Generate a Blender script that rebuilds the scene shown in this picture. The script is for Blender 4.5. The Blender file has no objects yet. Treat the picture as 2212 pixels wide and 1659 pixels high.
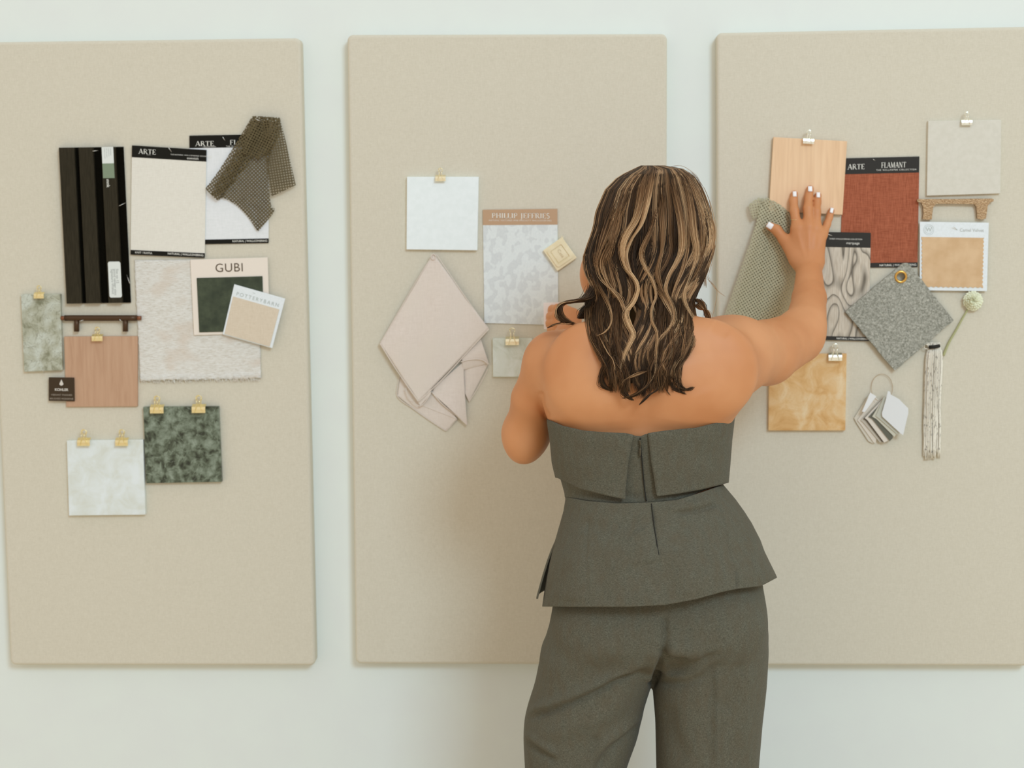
import bpy, bmesh, math, random
import numpy as np
from mathutils import Vector, Matrix
random.seed(7); rng = np.random.default_rng(7)
PI = math.pi
scene = bpy.context.scene
COL = scene.collection

# ------------------------------------------------------------------ camera
IW, IH, F = 2212.0, 1659.0, 3700.0
YAW, PITCH, ROLL = math.radians(2.313), math.radians(6.386), math.radians(-0.454)
CAM = np.array([0.0, -3.2836, 1.62])
CZ = 1.62
cy_, sy_, cp_, sp_, cr_, sr_ = math.cos(YAW), math.sin(YAW), math.cos(PITCH), math.sin(PITCH), math.cos(ROLL), math.sin(ROLL)
fwd = np.array([-sy_*cp_, cy_*cp_, -sp_]); rt0 = np.array([cy_, sy_, 0.0]); up0 = np.cross(rt0, fwd)
RT = cr_*rt0 + sr_*up0; UP = -sr_*rt0 + cr_*up0
cd = bpy.data.cameras.new('camera'); cam = bpy.data.objects.new('camera', cd); COL.objects.link(cam)
M = Matrix(((RT[0], UP[0], -fwd[0], CAM[0]), (RT[1], UP[1], -fwd[1], CAM[1]), (RT[2], UP[2], -fwd[2], CAM[2]), (0, 0, 0, 1)))
cam.matrix_world = M
cd.sensor_width = 36.0; cd.lens = F/IW*36.0; cd.clip_start = 0.05
cd.dof.use_dof = True; cd.dof.focus_distance = 2.72; cd.dof.aperture_fstop = 5.0
scene.camera = cam

# ------------------------------------------------------------------ light and exposure
world = bpy.data.worlds.new('world'); scene.world = world; world.use_nodes = True
bg = world.node_tree.nodes['Background']; bg.inputs[0].default_value = (1.0, 0.90, 0.81, 1); bg.inputs[1].default_value = 0.725
def area(name, loc, target, size, sizey, power, col):
    l = bpy.data.lights.new(name, 'AREA'); l.shape = 'RECTANGLE'; l.size = size; l.size_y = sizey; l.energy = power; l.color = col
    o = bpy.data.objects.new(name, l); COL.objects.link(o); o.location = loc
    o.rotation_euler = (Vector(target)-Vector(loc)).to_track_quat('-Z', 'Y').to_euler(); return o
area('window_daylight', (2.9, -7.2, 5.4), (0.0, 0, 1.2), 2.3, 2.0, 275, (0.56, 0.79, 1.0))
vs = scene.view_settings
vs.view_transform = 'Standard'; vs.look = 'None'; vs.gamma = 1.0; vs.exposure = 0.07; vs.use_curve_mapping = False

# ------------------------------------------------------------------ helpers: pixels of the photograph measured onto a real plane y = const
def W3(px, py, y):
    d = fwd + RT*((px-IW/2)/F) - UP*((py-IH/2)/F)
    t = (y-CAM[1])/d[1]
    return CAM + d*t
def W3a(px, py, y):
    px, py, y = np.broadcast_arrays(np.asarray(px, float), np.asarray(py, float), np.asarray(y, float))
    d = fwd + RT*((px-IW/2)/F)[..., None] - UP*((py-IH/2)/F)[..., None]
    t = (y-CAM[1])/d[..., 1]
    return CAM + d*t[..., None]
def PX(P):
    d = np.asarray(P) - CAM; w = d@fwd
    return IW/2 + F*(d@RT)/w, IH/2 - F*(d@UP)/w
def S(y): return (y-CAM[1])/F          # metres per pixel at plane y
BF = -0.030                             # face of the pinboards

# ------------------------------------------------------------------ objects
def link(name, me, parent=None, mat=None, smooth=False):
    o = bpy.data.objects.new(name, me); COL.objects.link(o)
    if mat is not None:
        me.materials.clear()
        for m in (mat if isinstance(mat, (list, tuple)) else [mat]): me.materials.append(m)
    if smooth: me.shade_smooth()
    if parent is not None: o.parent = parent
    return o
def tag(o, label, cat, group=None, kind=None):
    if label: o['label'] = label
    if cat: o['category'] = cat
    if group: o['group'] = group
    if kind: o['kind'] = kind
    return o
def thing(name, loc, label, cat, group=None):
    o = bpy.data.objects.new(name, None); COL.objects.link(o); o.location = loc; o.empty_display_size = 0.03
    o['_l'] = 1; del o['_l']
    return tag(o, label, cat, group)
def worg(o):
    v = np.zeros(3)
    while o is not None: v = v+np.array(o.location); o = o.parent
    return v
def mesh_py(name, verts, faces, parent=None, mat=None, smooth=False, uv=None, center=True, matidx=None):
    V = np.asarray(verts, float)
    org = np.zeros(3)
    if parent is not None: org = worg(parent)
    elif center: org = (V.min(0)+V.max(0))/2
    me = bpy.data.meshes.new(name)
    me.from_pydata([tuple(v) for v in (V-org)], [], [tuple(f) for f in faces]); me.update()
    if uv is not None:
        l = me.uv_layers.new(name='UVMap')
        li = np.zeros(len(me.loops), int); me.loops.foreach_get('vertex_index', li)
        l.data.foreach_set('uv', np.asarray(uv, float)[li].astype(np.float32).ravel())
    if matidx is not None: me.polygons.foreach_set('material_index', np.asarray(matidx, np.int32))
    o = link(name, me, parent, mat, smooth)
    if parent is None and center: o.location = org
    return o
def slab(name, c4, y0, y1, mat, parent=None, bevel=0.0, off=0):
    """four px corners TL TR BR BL measured on the front plane y1; back plane y0"""
    f = [W3(x, y, y1) for x, y in c4]
    b = [np.array([p[0], y0, p[2]]) for p in f]
    o = mesh_py(name, f+b, [(3, 2, 1, 0), (4, 5, 6, 7), (0, 1, 5, 4), (1, 2, 6, 5), (2, 3, 7, 6), (3, 0, 4, 7)], parent, mat)
    if bevel:
        m = o.modifiers.new('b', 'BEVEL'); m.width = bevel; m.segments = 2
    return o
def bil(c4, u, v):
    (x0, y0), (x1, y1), (x2, y2), (x3, y3) = c4
    tx, ty = x0+(x1-x0)*u, y0+(y1-y0)*u; bx, by = x3+(x2-x3)*u, y3+(y2-y3)*u
    return (tx+(bx-tx)*v, ty+(by-ty)*v)
def sub(c4, u0, v0, u1, v1): return [bil(c4, u0, v0), bil(c4, u1, v0), bil(c4, u1, v1), bil(c4, u0, v1)]
def outline(name, loops, y0, y1, mat, parent=None, world=False):
    """flat shape with holes, extruded between planes y0 (back) and y1 (front)"""
    c = bpy.data.curves.new('tmp', 'CURVE'); c.dimensions = '2D'; c.fill_mode = 'BOTH'; c.extrude = abs(y0-y1)/2
    for lp in loops:
        pts = [(p if world else W3(p[0], p[1], y1)) for p in lp]
        s = c.splines.new('POLY'); s.points.add(len(pts)-1); s.use_cyclic_u = True
        for i, p in enumerate(pts): s.points[i].co = (p[0], p[2], 0, 1)
    t = bpy.data.objects.new('tmp', c); me = bpy.data.meshes.new_from_object(t)
    bpy.data.objects.remove(t); bpy.data.curves.remove(c)
    n = len(me.vertices); co = np.zeros(n*3); me.vertices.foreach_get('co', co); co = co.reshape(-1, 3)
    V = np.stack([co[:, 0], (y0+y1)/2 - co[:, 2], co[:, 1]], 1)
    org = worg(parent) if parent is not None else (V.min(0)+V.max(0))/2
    me.vertices.foreach_set('co', (V-org).ravel()); me.update(); me.name = name
    o = link(name, me, parent, mat)
    if parent is None: o.location = org
    return o
def tube_geo(pts, r, n=8, cap=True):
    P = np.asarray(pts, float); m = len(P); R = np.broadcast_to(np.asarray(r, float), (m,))
    T = np.gradient(P, axis=0); T /= np.linalg.norm(T, axis=1)[:, None]+1e-12
    ref = np.array([0.13, 0.31, 0.94]) if abs(T[0]@np.array([0.13, 0.31, 0.94])) < 0.9 else np.array([1.0, 0, 0])
    U = np.cross(T[0], ref); U /= np.linalg.norm(U); V, Fc = [], []
    for i in range(m):
        U = U - T[i]*(U@T[i]); U /= np.linalg.norm(U); B = np.cross(T[i], U)
        for k in range(n):
            a = 2*PI*k/n; V.append(P[i]+R[i]*(math.cos(a)*U+math.sin(a)*B))
    for i in range(m-1):
        for k in range(n):
            Fc.append((i*n+k, i*n+(k+1) % n, (i+1)*n+(k+1) % n, (i+1)*n+k))
    if cap: Fc.append(tuple(range(n))[::-1]); Fc.append(tuple((m-1)*n+k for k in range(n)))
    return V, Fc
class Geo:
    def __init__(s): s.V = []; s.F = []
    def add(s, V, Fc):
        b = len(s.V); s.V += list(V); s.F += [tuple(b+i for i in f) for f in Fc]; return s
    def tube(s, pts, r, n=8, cap=True): return s.add(*tube_geo(pts, r, n, cap))
    def box(s, lo, hi):
        x0, y0, z0 = lo; x1, y1, z1 = hi
        return s.add([(x0, y0, z0), (x1, y0, z0), (x1, y1, z0), (x0, y1, z0), (x0, y0, z1), (x1, y0, z1), (x1, y1, z1), (x0, y1, z1)],
                     [(0, 3, 2, 1), (4, 5, 6, 7), (0, 1, 5, 4), (1, 2, 6, 5), (2, 3, 7, 6), (3, 0, 4, 7)])
    def make(s, name, parent=None, mat=None, smooth=False, **k): return mesh_py(name, s.V, s.F, parent, mat, smooth, **k)
def smooth_poly(pts, n=60):
    P = np.asarray(pts, float); m = len(P); t = np.linspace(0, m-1, n); out = []
    for a in t:
        i = min(int(a), m-2); f = a-i
        p0, p1, p2, p3 = P[max(i-1, 0)], P[i], P[i+1], P[min(i+2, m-1)]
        out.append(0.5*((2*p1)+(-p0+p2)*f+(2*p0-5*p1+4*p2-p3)*f*f+(-p0+3*p1-3*p2+p3)*f**3))
    return np.array(out)

# ------------------------------------------------------------------ materials
def lin(c): return tuple(((v/255)/12.92 if v/255 <= .04045 else ((v/255+.055)/1.055)**2.4) for v in c)
LG = (0.86, 0.86, 0.86)
def A(r, g, b): return tuple(min(v/l, 0.97) for v, l in zip(lin((r, g, b)), LG))+(1,)
class MT:
    def __init__(s, name, base=(.5, .5, .5, 1), rough=.6, metal=0.0, spec=None, sheen=0.0, sss=0.0):
        m = bpy.data.materials.new(name); m.use_nodes = True; s.m = m; s.nt = m.node_tree; s.b = s.nt.nodes['Principled BSDF']
        s.b.inputs['Base Color'].default_value = base; s.b.inputs['Roughness'].default_value = rough; s.b.inputs['Metallic'].default_value = metal
        if spec is not None: s.b.inputs['Specular IOR Level'].default_value = spec
        if sheen: s.b.inputs['Sheen Weight'].default_value = sheen
        if sss:
            s.b.inputs['Subsurface Weight'].default_value = sss; s.b.inputs['Subsurface Radius'].default_value = (1.0, .35, .18); s.b.inputs['Subsurface Scale'].default_value = .006
    def n(s, t, **k):
        nd = s.nt.nodes.new(t)
        for a, v in k.items():
            if a in nd.inputs.keys(): nd.inputs[a].default_value = v
            else: setattr(nd, a, v)
        return nd
    def l(s, a, b): s.nt.links.new(a, b)
    def coord(s, scale=(1, 1, 1), kind='Object', rot=(0, 0, 0)):
        tc = s.n('ShaderNodeTexCoord'); mp = s.n('ShaderNodeMapping'); mp.inputs['Scale'].default_value = scale; mp.inputs['Rotation'].default_value = rot
        s.l(tc.outputs[kind], mp.inputs['Vector']); return mp.outputs[0]
    def noise(s, co, scale, detail=2, rough=.5, dist=0.0):
        t = s.n('ShaderNodeTexNoise', Scale=scale, Detail=detail, Roughness=rough, Distortion=dist); s.l(co, t.inputs['Vector']); return t.outputs['Fac']
    def ramp(s, fac, stops):
        r = s.n('ShaderNodeValToRGB'); e = r.color_ramp.elements
        while len(e) < len(stops): e.new(.5)
        for i, (p, c) in enumerate(stops): e[i].position = p; e[i].color = c
        s.l(fac, r.inputs[0]); return r.outputs[0]
    def mix(s, f, a, b, mode='MIX'):
        x = s.n('ShaderNodeMix', data_type='RGBA', blend_type=mode)
        for i, v in ((0, f), (6, a), (7, b)):
            if isinstance(v, (int, float, tuple)): x.inputs[i].default_value = v
            else: s.l(v, x.inputs[i])
        return x.outputs[2]
    def col(s, c): s.l(c, s.b.inputs['Base Color']); return s
    def bump(s, h, strength=.3, dist=.001):
        b = s.n('ShaderNodeBump', Strength=strength, Distance=dist); s.l(h, b.inputs['Height']); s.l(b.outputs[0], s.b.inputs['Normal']); return s
def plain(name, c, rough=.6, **k): return MT(name, A(*c), rough, **k).m
def mottled(name, c1, c2, scale=400, rough=.8, stretch=(1, 1, 1), bump=.15, lo=.35, hi=.65, detail=3, spec=.3):
    t = MT(name, A(*c1), rough, spec=spec); co = t.coord(stretch); f = t.noise(co, scale, detail)
    t.col(t.ramp(f, [(lo, A(*c1)), (hi, A(*c2))]))
    if bump: t.bump(f, bump, .0008)
    return t.m
def weave(name, c1, c2, sc=900, rough=.9, amp=.5, big=None, bump=.25):
    """plain-woven cloth: two crossed thread noises plus slubs"""
    t = MT(name, A(*c1), rough, sheen=.0, spec=.15); co1 = t.coord((1, 1, .12)); co2 = t.coord((.12, 1, 1))
    a = t.noise(co1, sc, 2, .6); b = t.noise(co2, sc, 2, .6)
    m = t.n('ShaderNodeMath', operation='ADD'); t.l(a, m.inputs[0]); t.l(b, m.inputs[1])
    h = t.n('ShaderNodeMath', operation='MULTIPLY'); t.l(m.outputs[0], h.inputs[0]); h.inputs[1].default_value = .5
    c = t.ramp(h.outputs[0], [(.5-amp*.3, A(*c1)), (.5+amp*.3, A(*c2))])
    if big:
        g = t.noise(t.coord((1, 1, 1)), big[0], 3); c = t.mix(t.ramp(g, [(.35, (0, 0, 0, 1)), (.7, (1, 1, 1, 1))]), c, A(*big[1]))
    t.col(c); t.bump(h.outputs[0], bump, .0006); return t.m

M_wall = mottled('white wall paint', (217, 223, 218), (218, 225, 219), 14, .75, bump=.0)
M_floor = None
t = MT('oak floor', A(150, 110, 75), .4); co = t.coord((1, 1, 1)); w = t.n('ShaderNodeTexBrick', Scale=1.2, **{'Mortar Size': .004}); w.offset = .37
t.l(co, w.inputs['Vector']); w.inputs['Color1'].default_value = A(222, 206, 180); w.inputs['Color2'].default_value = A(208, 190, 162); w.inputs['Mortar'].default_value = A(150, 130, 105)
w.inputs['Brick Width'].default_value = 1.4; w.inputs['Row Height'].default_value = .16
g = t.noise(t.coord((2, 40, 1)), 3, 4); t.col(t.mix(.25, w.outputs[0], t.ramp(g, [(.3, A(200, 180, 150)), (.7, A(228, 212, 186))]))); M_floor = t.m
M_board = weave('natural linen', (195, 189, 170), (211, 206, 189), 1100, amp=.8, bump=.3)
M_white_paper = mottled('white card', (222, 229, 231), (217, 224, 225), 300, .6, bump=.03)
M_black = plain('black card', (23, 22, 16), .6, spec=.15)
M_black_gloss = plain('black glossy card', (30, 31, 28), .22)
M_text = plain('white print', (225, 225, 215), .6)
M_gold = MT('polished gold metal', A(243, 222, 172), .30, 1.0).m
M_brass_pale = MT('pale gold metal', A(240, 228, 196), .25, 1.0).m
M_silver = MT('silvery metal', A(238, 236, 222), .25, 1.0).m
M_steel = MT('pin steel', A(215, 215, 210), .3, .9).m
t = MT('suit wool', A(88, 84, 70), .95, spec=.1, sheen=.05)
a = t.noise(t.coord((1, 1, .12)), 2200, 2, .6); b = t.noise(t.coord((.12, .3, 1)), 2200, 2, .6)
m = t.n('ShaderNodeMath', operation='ADD'); t.l(a, m.inputs[0]); t.l(b, m.inputs[1]); h = t.n('ShaderNodeMath', operation='MULTIPLY'); t.l(m.outputs[0], h.inputs[0]); h.inputs[1].default_value = .5
big = t.noise(t.coord((1, 1, .4)), 90, 3)
c = t.ramp(h.outputs[0], [(.33, A(63, 63, 53)), (.5, A(89, 88, 75)), (.67, A(118, 115, 101))])
c = t.mix(t.ramp(big, [(.35, (0, 0, 0, 1)), (.75, (.45, .45, .45, 1))]), c, A(90, 80, 63)); t.col(c); t.bump(h.outputs[0], .25, .0006)
M_suit = t.m
t = MT('tanned skin', A(200, 138, 92), .5, sss=.06, spec=.35)
g = t.noise(t.coord(), 9, 3); gf = t.noise(t.coord(), 420, 2)
c = t.mix(t.ramp(g, [(.35, (0, 0, 0, 1)), (.7, (1, 1, 1, 1))]), A(191, 129, 83), A(204, 145, 99)); t.col(c); t.bump(gf, .12, .0005)
M_skin = t.m
M_nail = plain('white nail varnish', (238, 236, 238), .18)
M_dark = plain('dark thread', (28, 27, 20), .8)

# ------------------------------------------------------------------ lettering
SANS_CACHE = {}
def sans(name, txt, c4, y, mat, parent, size_v, u, v, align='LEFT', bold=0.0, spacing=1.0, rot90=False):
    """lettering placed on a card: c4 px corners, (u,v) anchor, size_v letter height as fraction of the card height"""
    c = bpy.data.curves.new('tmp', 'FONT'); c.body = txt; c.align_x = align; c.align_y = 'CENTER'; c.size = 1; c.offset = bold; c.space_character = spacing
    t = bpy.data.objects.new('tmp', c); me = bpy.data.meshes.new_from_object(t); bpy.data.objects.remove(t); bpy.data.curves.remove(c)
    n = len(me.vertices); co = np.zeros(n*3); me.vertices.foreach_get('co', co); co = co.reshape(-1, 3)
    return _place(me, co[:, :2], name, c4, y, mat, parent, size_v/0.70, u, v, rot90)
def _place(me, xy, name, c4, y, mat, parent, size_v, u, v, rot90=False):
    P = [W3(a, b, y) for a, b in c4]
    ex = (P[1]-P[0]+P[2]-P[3])/2; ez = (P[0]-P[3]+P[1]-P[2])/2; H = np.linalg.norm(ez); ex = ex/np.linalg.norm(ex); ez = ez/H
    o0 = P[0]*(1-u)*(1-v)+P[1]*u*(1-v)+P[2]*u*v+P[3]*(1-u)*v
    if rot90: ex, ez = -ez, ex
    sz = size_v*H
    V = o0 + xy[:, :1]*sz*ex + xy[:, 1:2]*sz*ez
    V[:, 1] = y
    org = worg(parent)
    me.vertices.foreach_set('co', (V-org).ravel()); me.update(); me.name = name
    return link(name, me, parent, mat)
def GL(stems=(), thin=(), diag=(), serif=(), arcs=()): return dict(stems=stems, thin=thin, diag=diag, serif=serif, arcs=arcs)
KW, TW = .15, .055
def arc(cx, cy, rx, ry, a0, a1, n=8): return [(cx+rx*math.cos(math.radians(a0+(a1-a0)*i/n)), cy+ry*math.sin(math.radians(a0+(a1-a0)*i/n))) for i in range(n+1)]
GLY = {
 'A': (.86, [((.08, 0), (.40, 1), TW), ((.42, 1), (.76, 0), KW), ((.2, .34), (.6, .34), TW)], [(.08, 0), (.76, 0)]),
 'R': (.80, [((.14, 0), (.14, 1), KW), ((.38, .5), (.72, 0), KW*.9)] + [(p, q, .09) for p, q in zip(*(lambda L: (L, L[1:]))(arc(.3, .74, .26, .24, 90, -90)))] + [((.14, .97), (.3, .97), TW), ((.14, .5), (.3, .5), TW)], [(.14, 0), (.14, 1), (.76, 0)]),
 'T': (.76, [((.36, 0), (.36, 1), KW), ((.03, .965), (.70, .965), TW), ((.04, .99), (.04, .8), TW), ((.69, .99), (.69, .8), TW)], [(.36, 0)]),
 'E': (.68, [((.14, 0), (.14, 1), KW), ((.14, .97), (.56, .97), TW), ((.14, .5), (.45, .5), TW), ((.14, .03), (.6, .03), TW), ((.56, .98), (.56, .82), TW), ((.6, .02), (.6, .2), TW), ((.45, .42), (.45, .6), TW)], [(.14, 0), (.14, 1)]),
 'F': (.64, [((.14, 0), (.14, 1), KW), ((.14, .97), (.56, .97), TW), ((.14, .5), (.45, .5), TW), ((.56, .98), (.56, .82), TW), ((.45, .42), (.45, .6), TW)], [(.14, 0), (.14, 1)]),
 'L': (.62, [((.14, 0), (.14, 1), KW), ((.14, .03), (.56, .03), TW), ((.56, .02), (.56, .2), TW)], [(.14, 0), (.14, 1)]),
 'M': (1.0, [((.12, 0), (.12, 1), TW), ((.12, 1), (.47, .05), KW), ((.47, .05), (.8, 1), TW), ((.84, 0), (.84, 1), KW)], [(.12, 0), (.84, 0), (.1, 1), (.86, 1)]),
 'N': (.88, [((.12, 0), (.12, 1), TW), ((.12, 1), (.72, 0), KW), ((.72, 0), (.72, 1), TW)], [(.12, 0), (.1, 1), (.72, 1)]),
 'P': (.70, [((.14, 0), (.14, 1), KW)] + [(p, q, .09) for p, q in zip(*(lambda L: (L, L[1:]))(arc(.3, .72, .27, .25, 90, -90)))] + [((.14, .97), (.3, .97), TW), ((.14, .47), (.3, .47), TW)], [(.14, 0), (.14, 1)]),
 'H': (.90, [((.14, 0), (.14, 1), KW), ((.72, 0), (.72, 1), KW), ((.14, .5), (.72, .5), TW)], [(.14, 0), (.14, 1), (.72, 0), (.72, 1)]),
 'I': (.36, [((.16, 0), (.16, 1), KW)], [(.16, 0), (.16, 1)]),
 'J': (.44, [((.22, 0), (.22, 1), KW)] + [(p, q, .08) for p, q in zip(*(lambda L: (L, L[1:]))(arc(.08, 0, .14, .2, 0, -120)))], [(.22, 1)]),
 'S': (.60, [(p, q, .12) for p, q in zip(*(lambda L: (L, L[1:]))(arc(.28, .745, .2, .22, 30, 240) + arc(.28, .26, .21, .23, 80, -140)))], []),
 ' ': (.40, [], []),
}
def serif(name, txt, c4, y, mat, parent, size_v, u0, u1, v):
    V, Fc = [], []; x = 0
    for ch in txt:
        wd, st, sf = GLY[ch]
        def bar(p, q, w):
            p = np.array(p); q = np.array(q); d = q-p; L = np.linalg.norm(d); nrm = np.array([-d[1], d[0]])/max(L, 1e-6)*w/2
            b = len(V)
            for r in (p-nrm, q-nrm, q+nrm, p+nrm): V.append((r[0]+x, r[1]-.5))
            Fc.append((b, b+1, b+2, b+3))
        for p, q, w in st: bar(p, q, w)
        for sx, sy in sf: bar((sx-.13, .025 if sy < .5 else .975), (sx+.13, .025 if sy < .5 else .975), .05)
        x += wd+.06
    V = np.array(V); 
    P = [W3(a, b, y) for a, b in c4]; Hh = np.linalg.norm(P[0]-P[3]); Ww = np.linalg.norm(P[1]-P[0])
    V[:, 0] *= (u1-u0)*Ww/(x*size_v*Hh)
    me = bpy.data.meshes.new(name); me.from_pydata([(a, b, 0) for a, b in V], [], Fc)
    return _place(me, V, name, c4, y, mat, parent, size_v, u0, v)

# ================================================================== THE SETTING
def struct(o): o['kind'] = 'structure'; return o
g = Geo().box((-6.5, 0.0, 0.0), (6.5, 0.12, 3.0)); struct(g.make('wall_back', mat=M_wall))
g = Geo().box((-6.5, -8.0, -0.05), (6.5, 0.12, 0.0)); struct(g.make('floor', mat=M_floor))
g = Geo().box((-6.5, -0.015, 0.0), (6.5, 0.0, 0.12)); struct(g.make('baseboard_back', mat=M_wall))

# ------------------------------------------------------------------ three pinboards
def pinboard(c4, label):
    P = [W3(x, y, BF) for x, y in c4]; g = Geo(); nseg = 6; r = .011; e = .006; ys = []
    # rounded-rectangle rings from the wall to the padded face
    def ring(inset, y):
        out = []
        for k, (p, a, b) in enumerate(((P[0], P[3], P[1]), (P[1], P[0], P[2]), (P[2], P[1], P[3]), (P[3], P[2], P[0]))):
            da = (a-p)/np.linalg.norm(a-p); db = (b-p)/np.linalg.norm(b-p); c = p+(da+db)*r; rr = r-inset
            for j in range(nseg+1):
                t = j/nseg*PI/2; q = c - db*rr*math.cos(t) - da*rr*math.sin(t)
                out.append(np.array([q[0], y, q[2]]))
        return out
    prof = [(0, -0.0003), (0, BF+e)] + [(e*(1-math.cos(a)), BF+e-e*math.sin(a)) for a in (PI/8, PI/4, 3*PI/8, PI/2)]
    V = []; n = 4*(nseg+1)
    for ins, y in prof: V += ring(ins, y)
    Fc = []
    for i in range(len(prof)-1):
        for k in range(n): Fc.append((i*n+k, i*n+(k+1) % n, (i+1)*n+(k+1) % n, (i+1)*n+k))
    Fc.append(tuple((len(prof)-1)*n+k for k in range(n))); Fc.append(tuple(range(n))[::-1])
    o = mesh_py('pinboard', V, Fc, None, M_board)
    bm = bmesh.new(); bm.from_mesh(o.data); bmesh.ops.recalc_face_normals(bm, faces=bm.faces); bm.to_mesh(o.data); bm.free()
    return tag(o, label, 'pinboard', 'linen pinboards on the wall')
pinboard([(-36, 91), (649, 82), (681, 1438), (22, 1437)], 'linen-covered pinboard on the left, cut by the photo edge, holding dark and green samples')
pinboard([(750, 75), (1441, 73), (1438, 1437), (768, 1434)], 'middle linen-covered pinboard, behind the woman, with few samples')
pinboard([(1548, 71), (2238, 57), (2226, 1439), (1552, 1437)], 'linen-covered pinboard on the right, the one the raised hand touches')

# ------------------------------------------------------------------ binder clips
def clip_meshes(mm):
    # body: wedge of folded sheet metal, 25 mm wide, opening downwards over the tile edge
    w = .0125; g = Geo()
    prof = [(-.0105, -.0100), (-.0118, -.0095), (-.0122, -.0040), (-.0112, .0005), (-.0030, .0040), (.0010, .0046), (.0010, .0034), (-.0026, .0030), (-.0100, -.0006), (-.0108, -.0042), (-.0104, -.0088), (-.0094, -.0100)]
    prof = [(y*.8, z*1.0-.001) for y, z in prof]
    V = [(-w, y, z) for y, z in prof]+[(w, y, z) for y, z in prof]; n = len(prof)
    Fc = [(i, (i+1) % n, n+(i+1) % n, n+i) for i in range(n)]
    Fc += [(i, n-1-i-1, n-1-i)[:0] or (i, i+1, n-2-i, n-1-i) for i in range(n//2-1)]
    Fc += [(n+n-1-i, n+n-2-i, n+i+1, n+i) for i in range(n//2-1)]
    g.add(V, Fc); g.tube([(-w, -.0090, -.0108), (w, -.0090, -.0108)], .0012, 8)
    me = bpy.data.meshes.new('clip_body'); me.from_pydata([tuple(v) for v in g.V], [], g.F); me.materials.append(mm)
    out = [('clip_body', me)]
    for s in (0, 1):
        y0, y1, y2 = (-.0105, -.0118, -.0065) if s == 0 else (-.001, .0, -.0012)
        sc = 1.0 if s == 0 else .93
        pts = [(-.0075, y0, -.0102 if s == 0 else 0), (-.0062, y0, -.007 if s == 0 else .002), (-.0034, y1, .003), (-.0030, y1, .010), (-.0048, y2, .0145), (-.0040, y2, .0185), (0, y2, .0203), (.0040, y2, .0185), (.0048, y2, .0145), (.0030, y1, .010), (.0034, y1, .003), (.0062, y0, -.007 if s == 0 else .002), (.0075, y0, -.0102 if s == 0 else 0)]
        g = Geo().tube(smooth_poly([(x*sc, y, z*sc) for x, y, z in pts], 44), .00075, 8)
        m2 = bpy.data.meshes.new('clip_handle'); m2.from_pydata([tuple(v) for v in g.V], [], g.F); m2.materials.append(mm); m2.shade_smooth(); out.append(('clip_handle', m2))
    return out
CM = {'gold': clip_meshes(M_gold), 'pale': clip_meshes(M_brass_pale), 'silver': clip_meshes(M_silver)}
def clip(cx, ytop, wpx, y, kind, label, rot=0.0, hs=1.0):
    P = W3(cx, ytop, y); s = wpx*S(y)/.025
    r = thing('binder_clip', P, label, 'clip', 'small metal binder clips')
    r.scale = (s, s, s*hs); r.rotation_euler = (0, rot, 0)
    for nm, me in CM[kind]:
        o = bpy.data.objects.new(nm, me); COL.objects.link(o); o.parent = r
def pin(p0, p1, y, label, r=.0006):
    a = W3(p0[0], p0[1], y-.004); b = W3(p1[0], p1[1], y+.002)
    g = Geo().tube([a, (a+b)/2, b], r, 6); tag(g.make('steel_pin', mat=M_steel, smooth=True), label, 'pin', 'steel pins')

# ================================================================== LEFT BOARD
# black slatted acoustic panel sample
c4 = [(127, 319), (266, 317), (282, 654), (144, 656)]
r = thing('slat_panel_sample', W3(205, 487, BF), 'dark slatted wood panel sample with two white stickers, upper left of the left board', 'sample')
M_felt_black = mottled('black felt', (12, 11, 7), (19, 17, 12), 900, .95, bump=.3, spec=.02)
M_slat = mottled('dark stained slat', (42, 38, 27), (52, 47, 35), 120, .7, (6, 1, .4), .1, spec=.12)
slab('felt_backing', c4, BF, BF-.004, M_felt_black, r)
for u0, u1 in ((.0, .238), (.305, .53), (.655, .87)):
    slab('slat', sub(c4, u0, .0, u1, 1), BF-.0042, BF-.013, M_slat, r, .0005)
y = BF-.0133
M_stick = plain('white sticker', (214, 219, 214), .5); M_stick_g = plain('sage sticker', (120, 136, 112), .5)
st = sub(c4, .665, .0, .845, .105); slab('sticker', st, y, y-.0002, M_stick, r)
for k in range(4): sans('small_print', ['acoustic slat panel', 'dark oak veneer', 'sample 30 cm', 'recycled felt'][k], st, y-.0004, plain('grey print%d' % k, (150, 155, 150), .6), r, .06, .25+.17*k, .08, rot90=True)
slab('sticker_green_half', sub(c4, .665, .105, .845, .2), y, y-.0002, M_stick_g, r)
sans('lettering', 'mnk', sub(c4, .665, .2, .845, .26), y-.0004, M_text, r, .35, .4, .1, rot90=True, bold=.01)
st = sub(c4, .675, .735, .87, .965)
def rrect(c4, r_u, r_v, n=5):
    out = []
    for (u, v, a0) in ((0, 0, 180), (1, 0, 90), (1, 1, 0), (0, 1, -90)):
        cu = r_u if u == 0 else 1-r_u; cv = r_v if v == 0 else 1-r_v
        for i in range(n+1):
            a = math.radians(a0-90*i/n); out.append(bil(c4, cu+r_u*math.cos(a), cv-r_v*math.sin(a)))
    return out
outline('sticker', [rrect(st, .14, .055)], y, y-.0002, M_stick, r)
for k in range(3): sans('small_print', ['Signature Walnut', 'wood veneer slats', 'Slat no 12'][k], st, y-.0004, bpy.data.materials['grey print1'], r, .07, .3+.2*k, .2, rot90=True)
pin((692/3.456, 220+368/3.456), (732/3.456, 220+364/3.456), BF-.012, 'tiny steel pin at the top groove of the dark slatted panel')
pin((257, 445), (271, 438), BF-.006, 'tiny steel pin on the right side of the dark slatted panel, halfway down')
pin((280, 612), (274, 594), BF-.006, 'tiny steel pin on the lower right side of the dark slatted panel')

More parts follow.
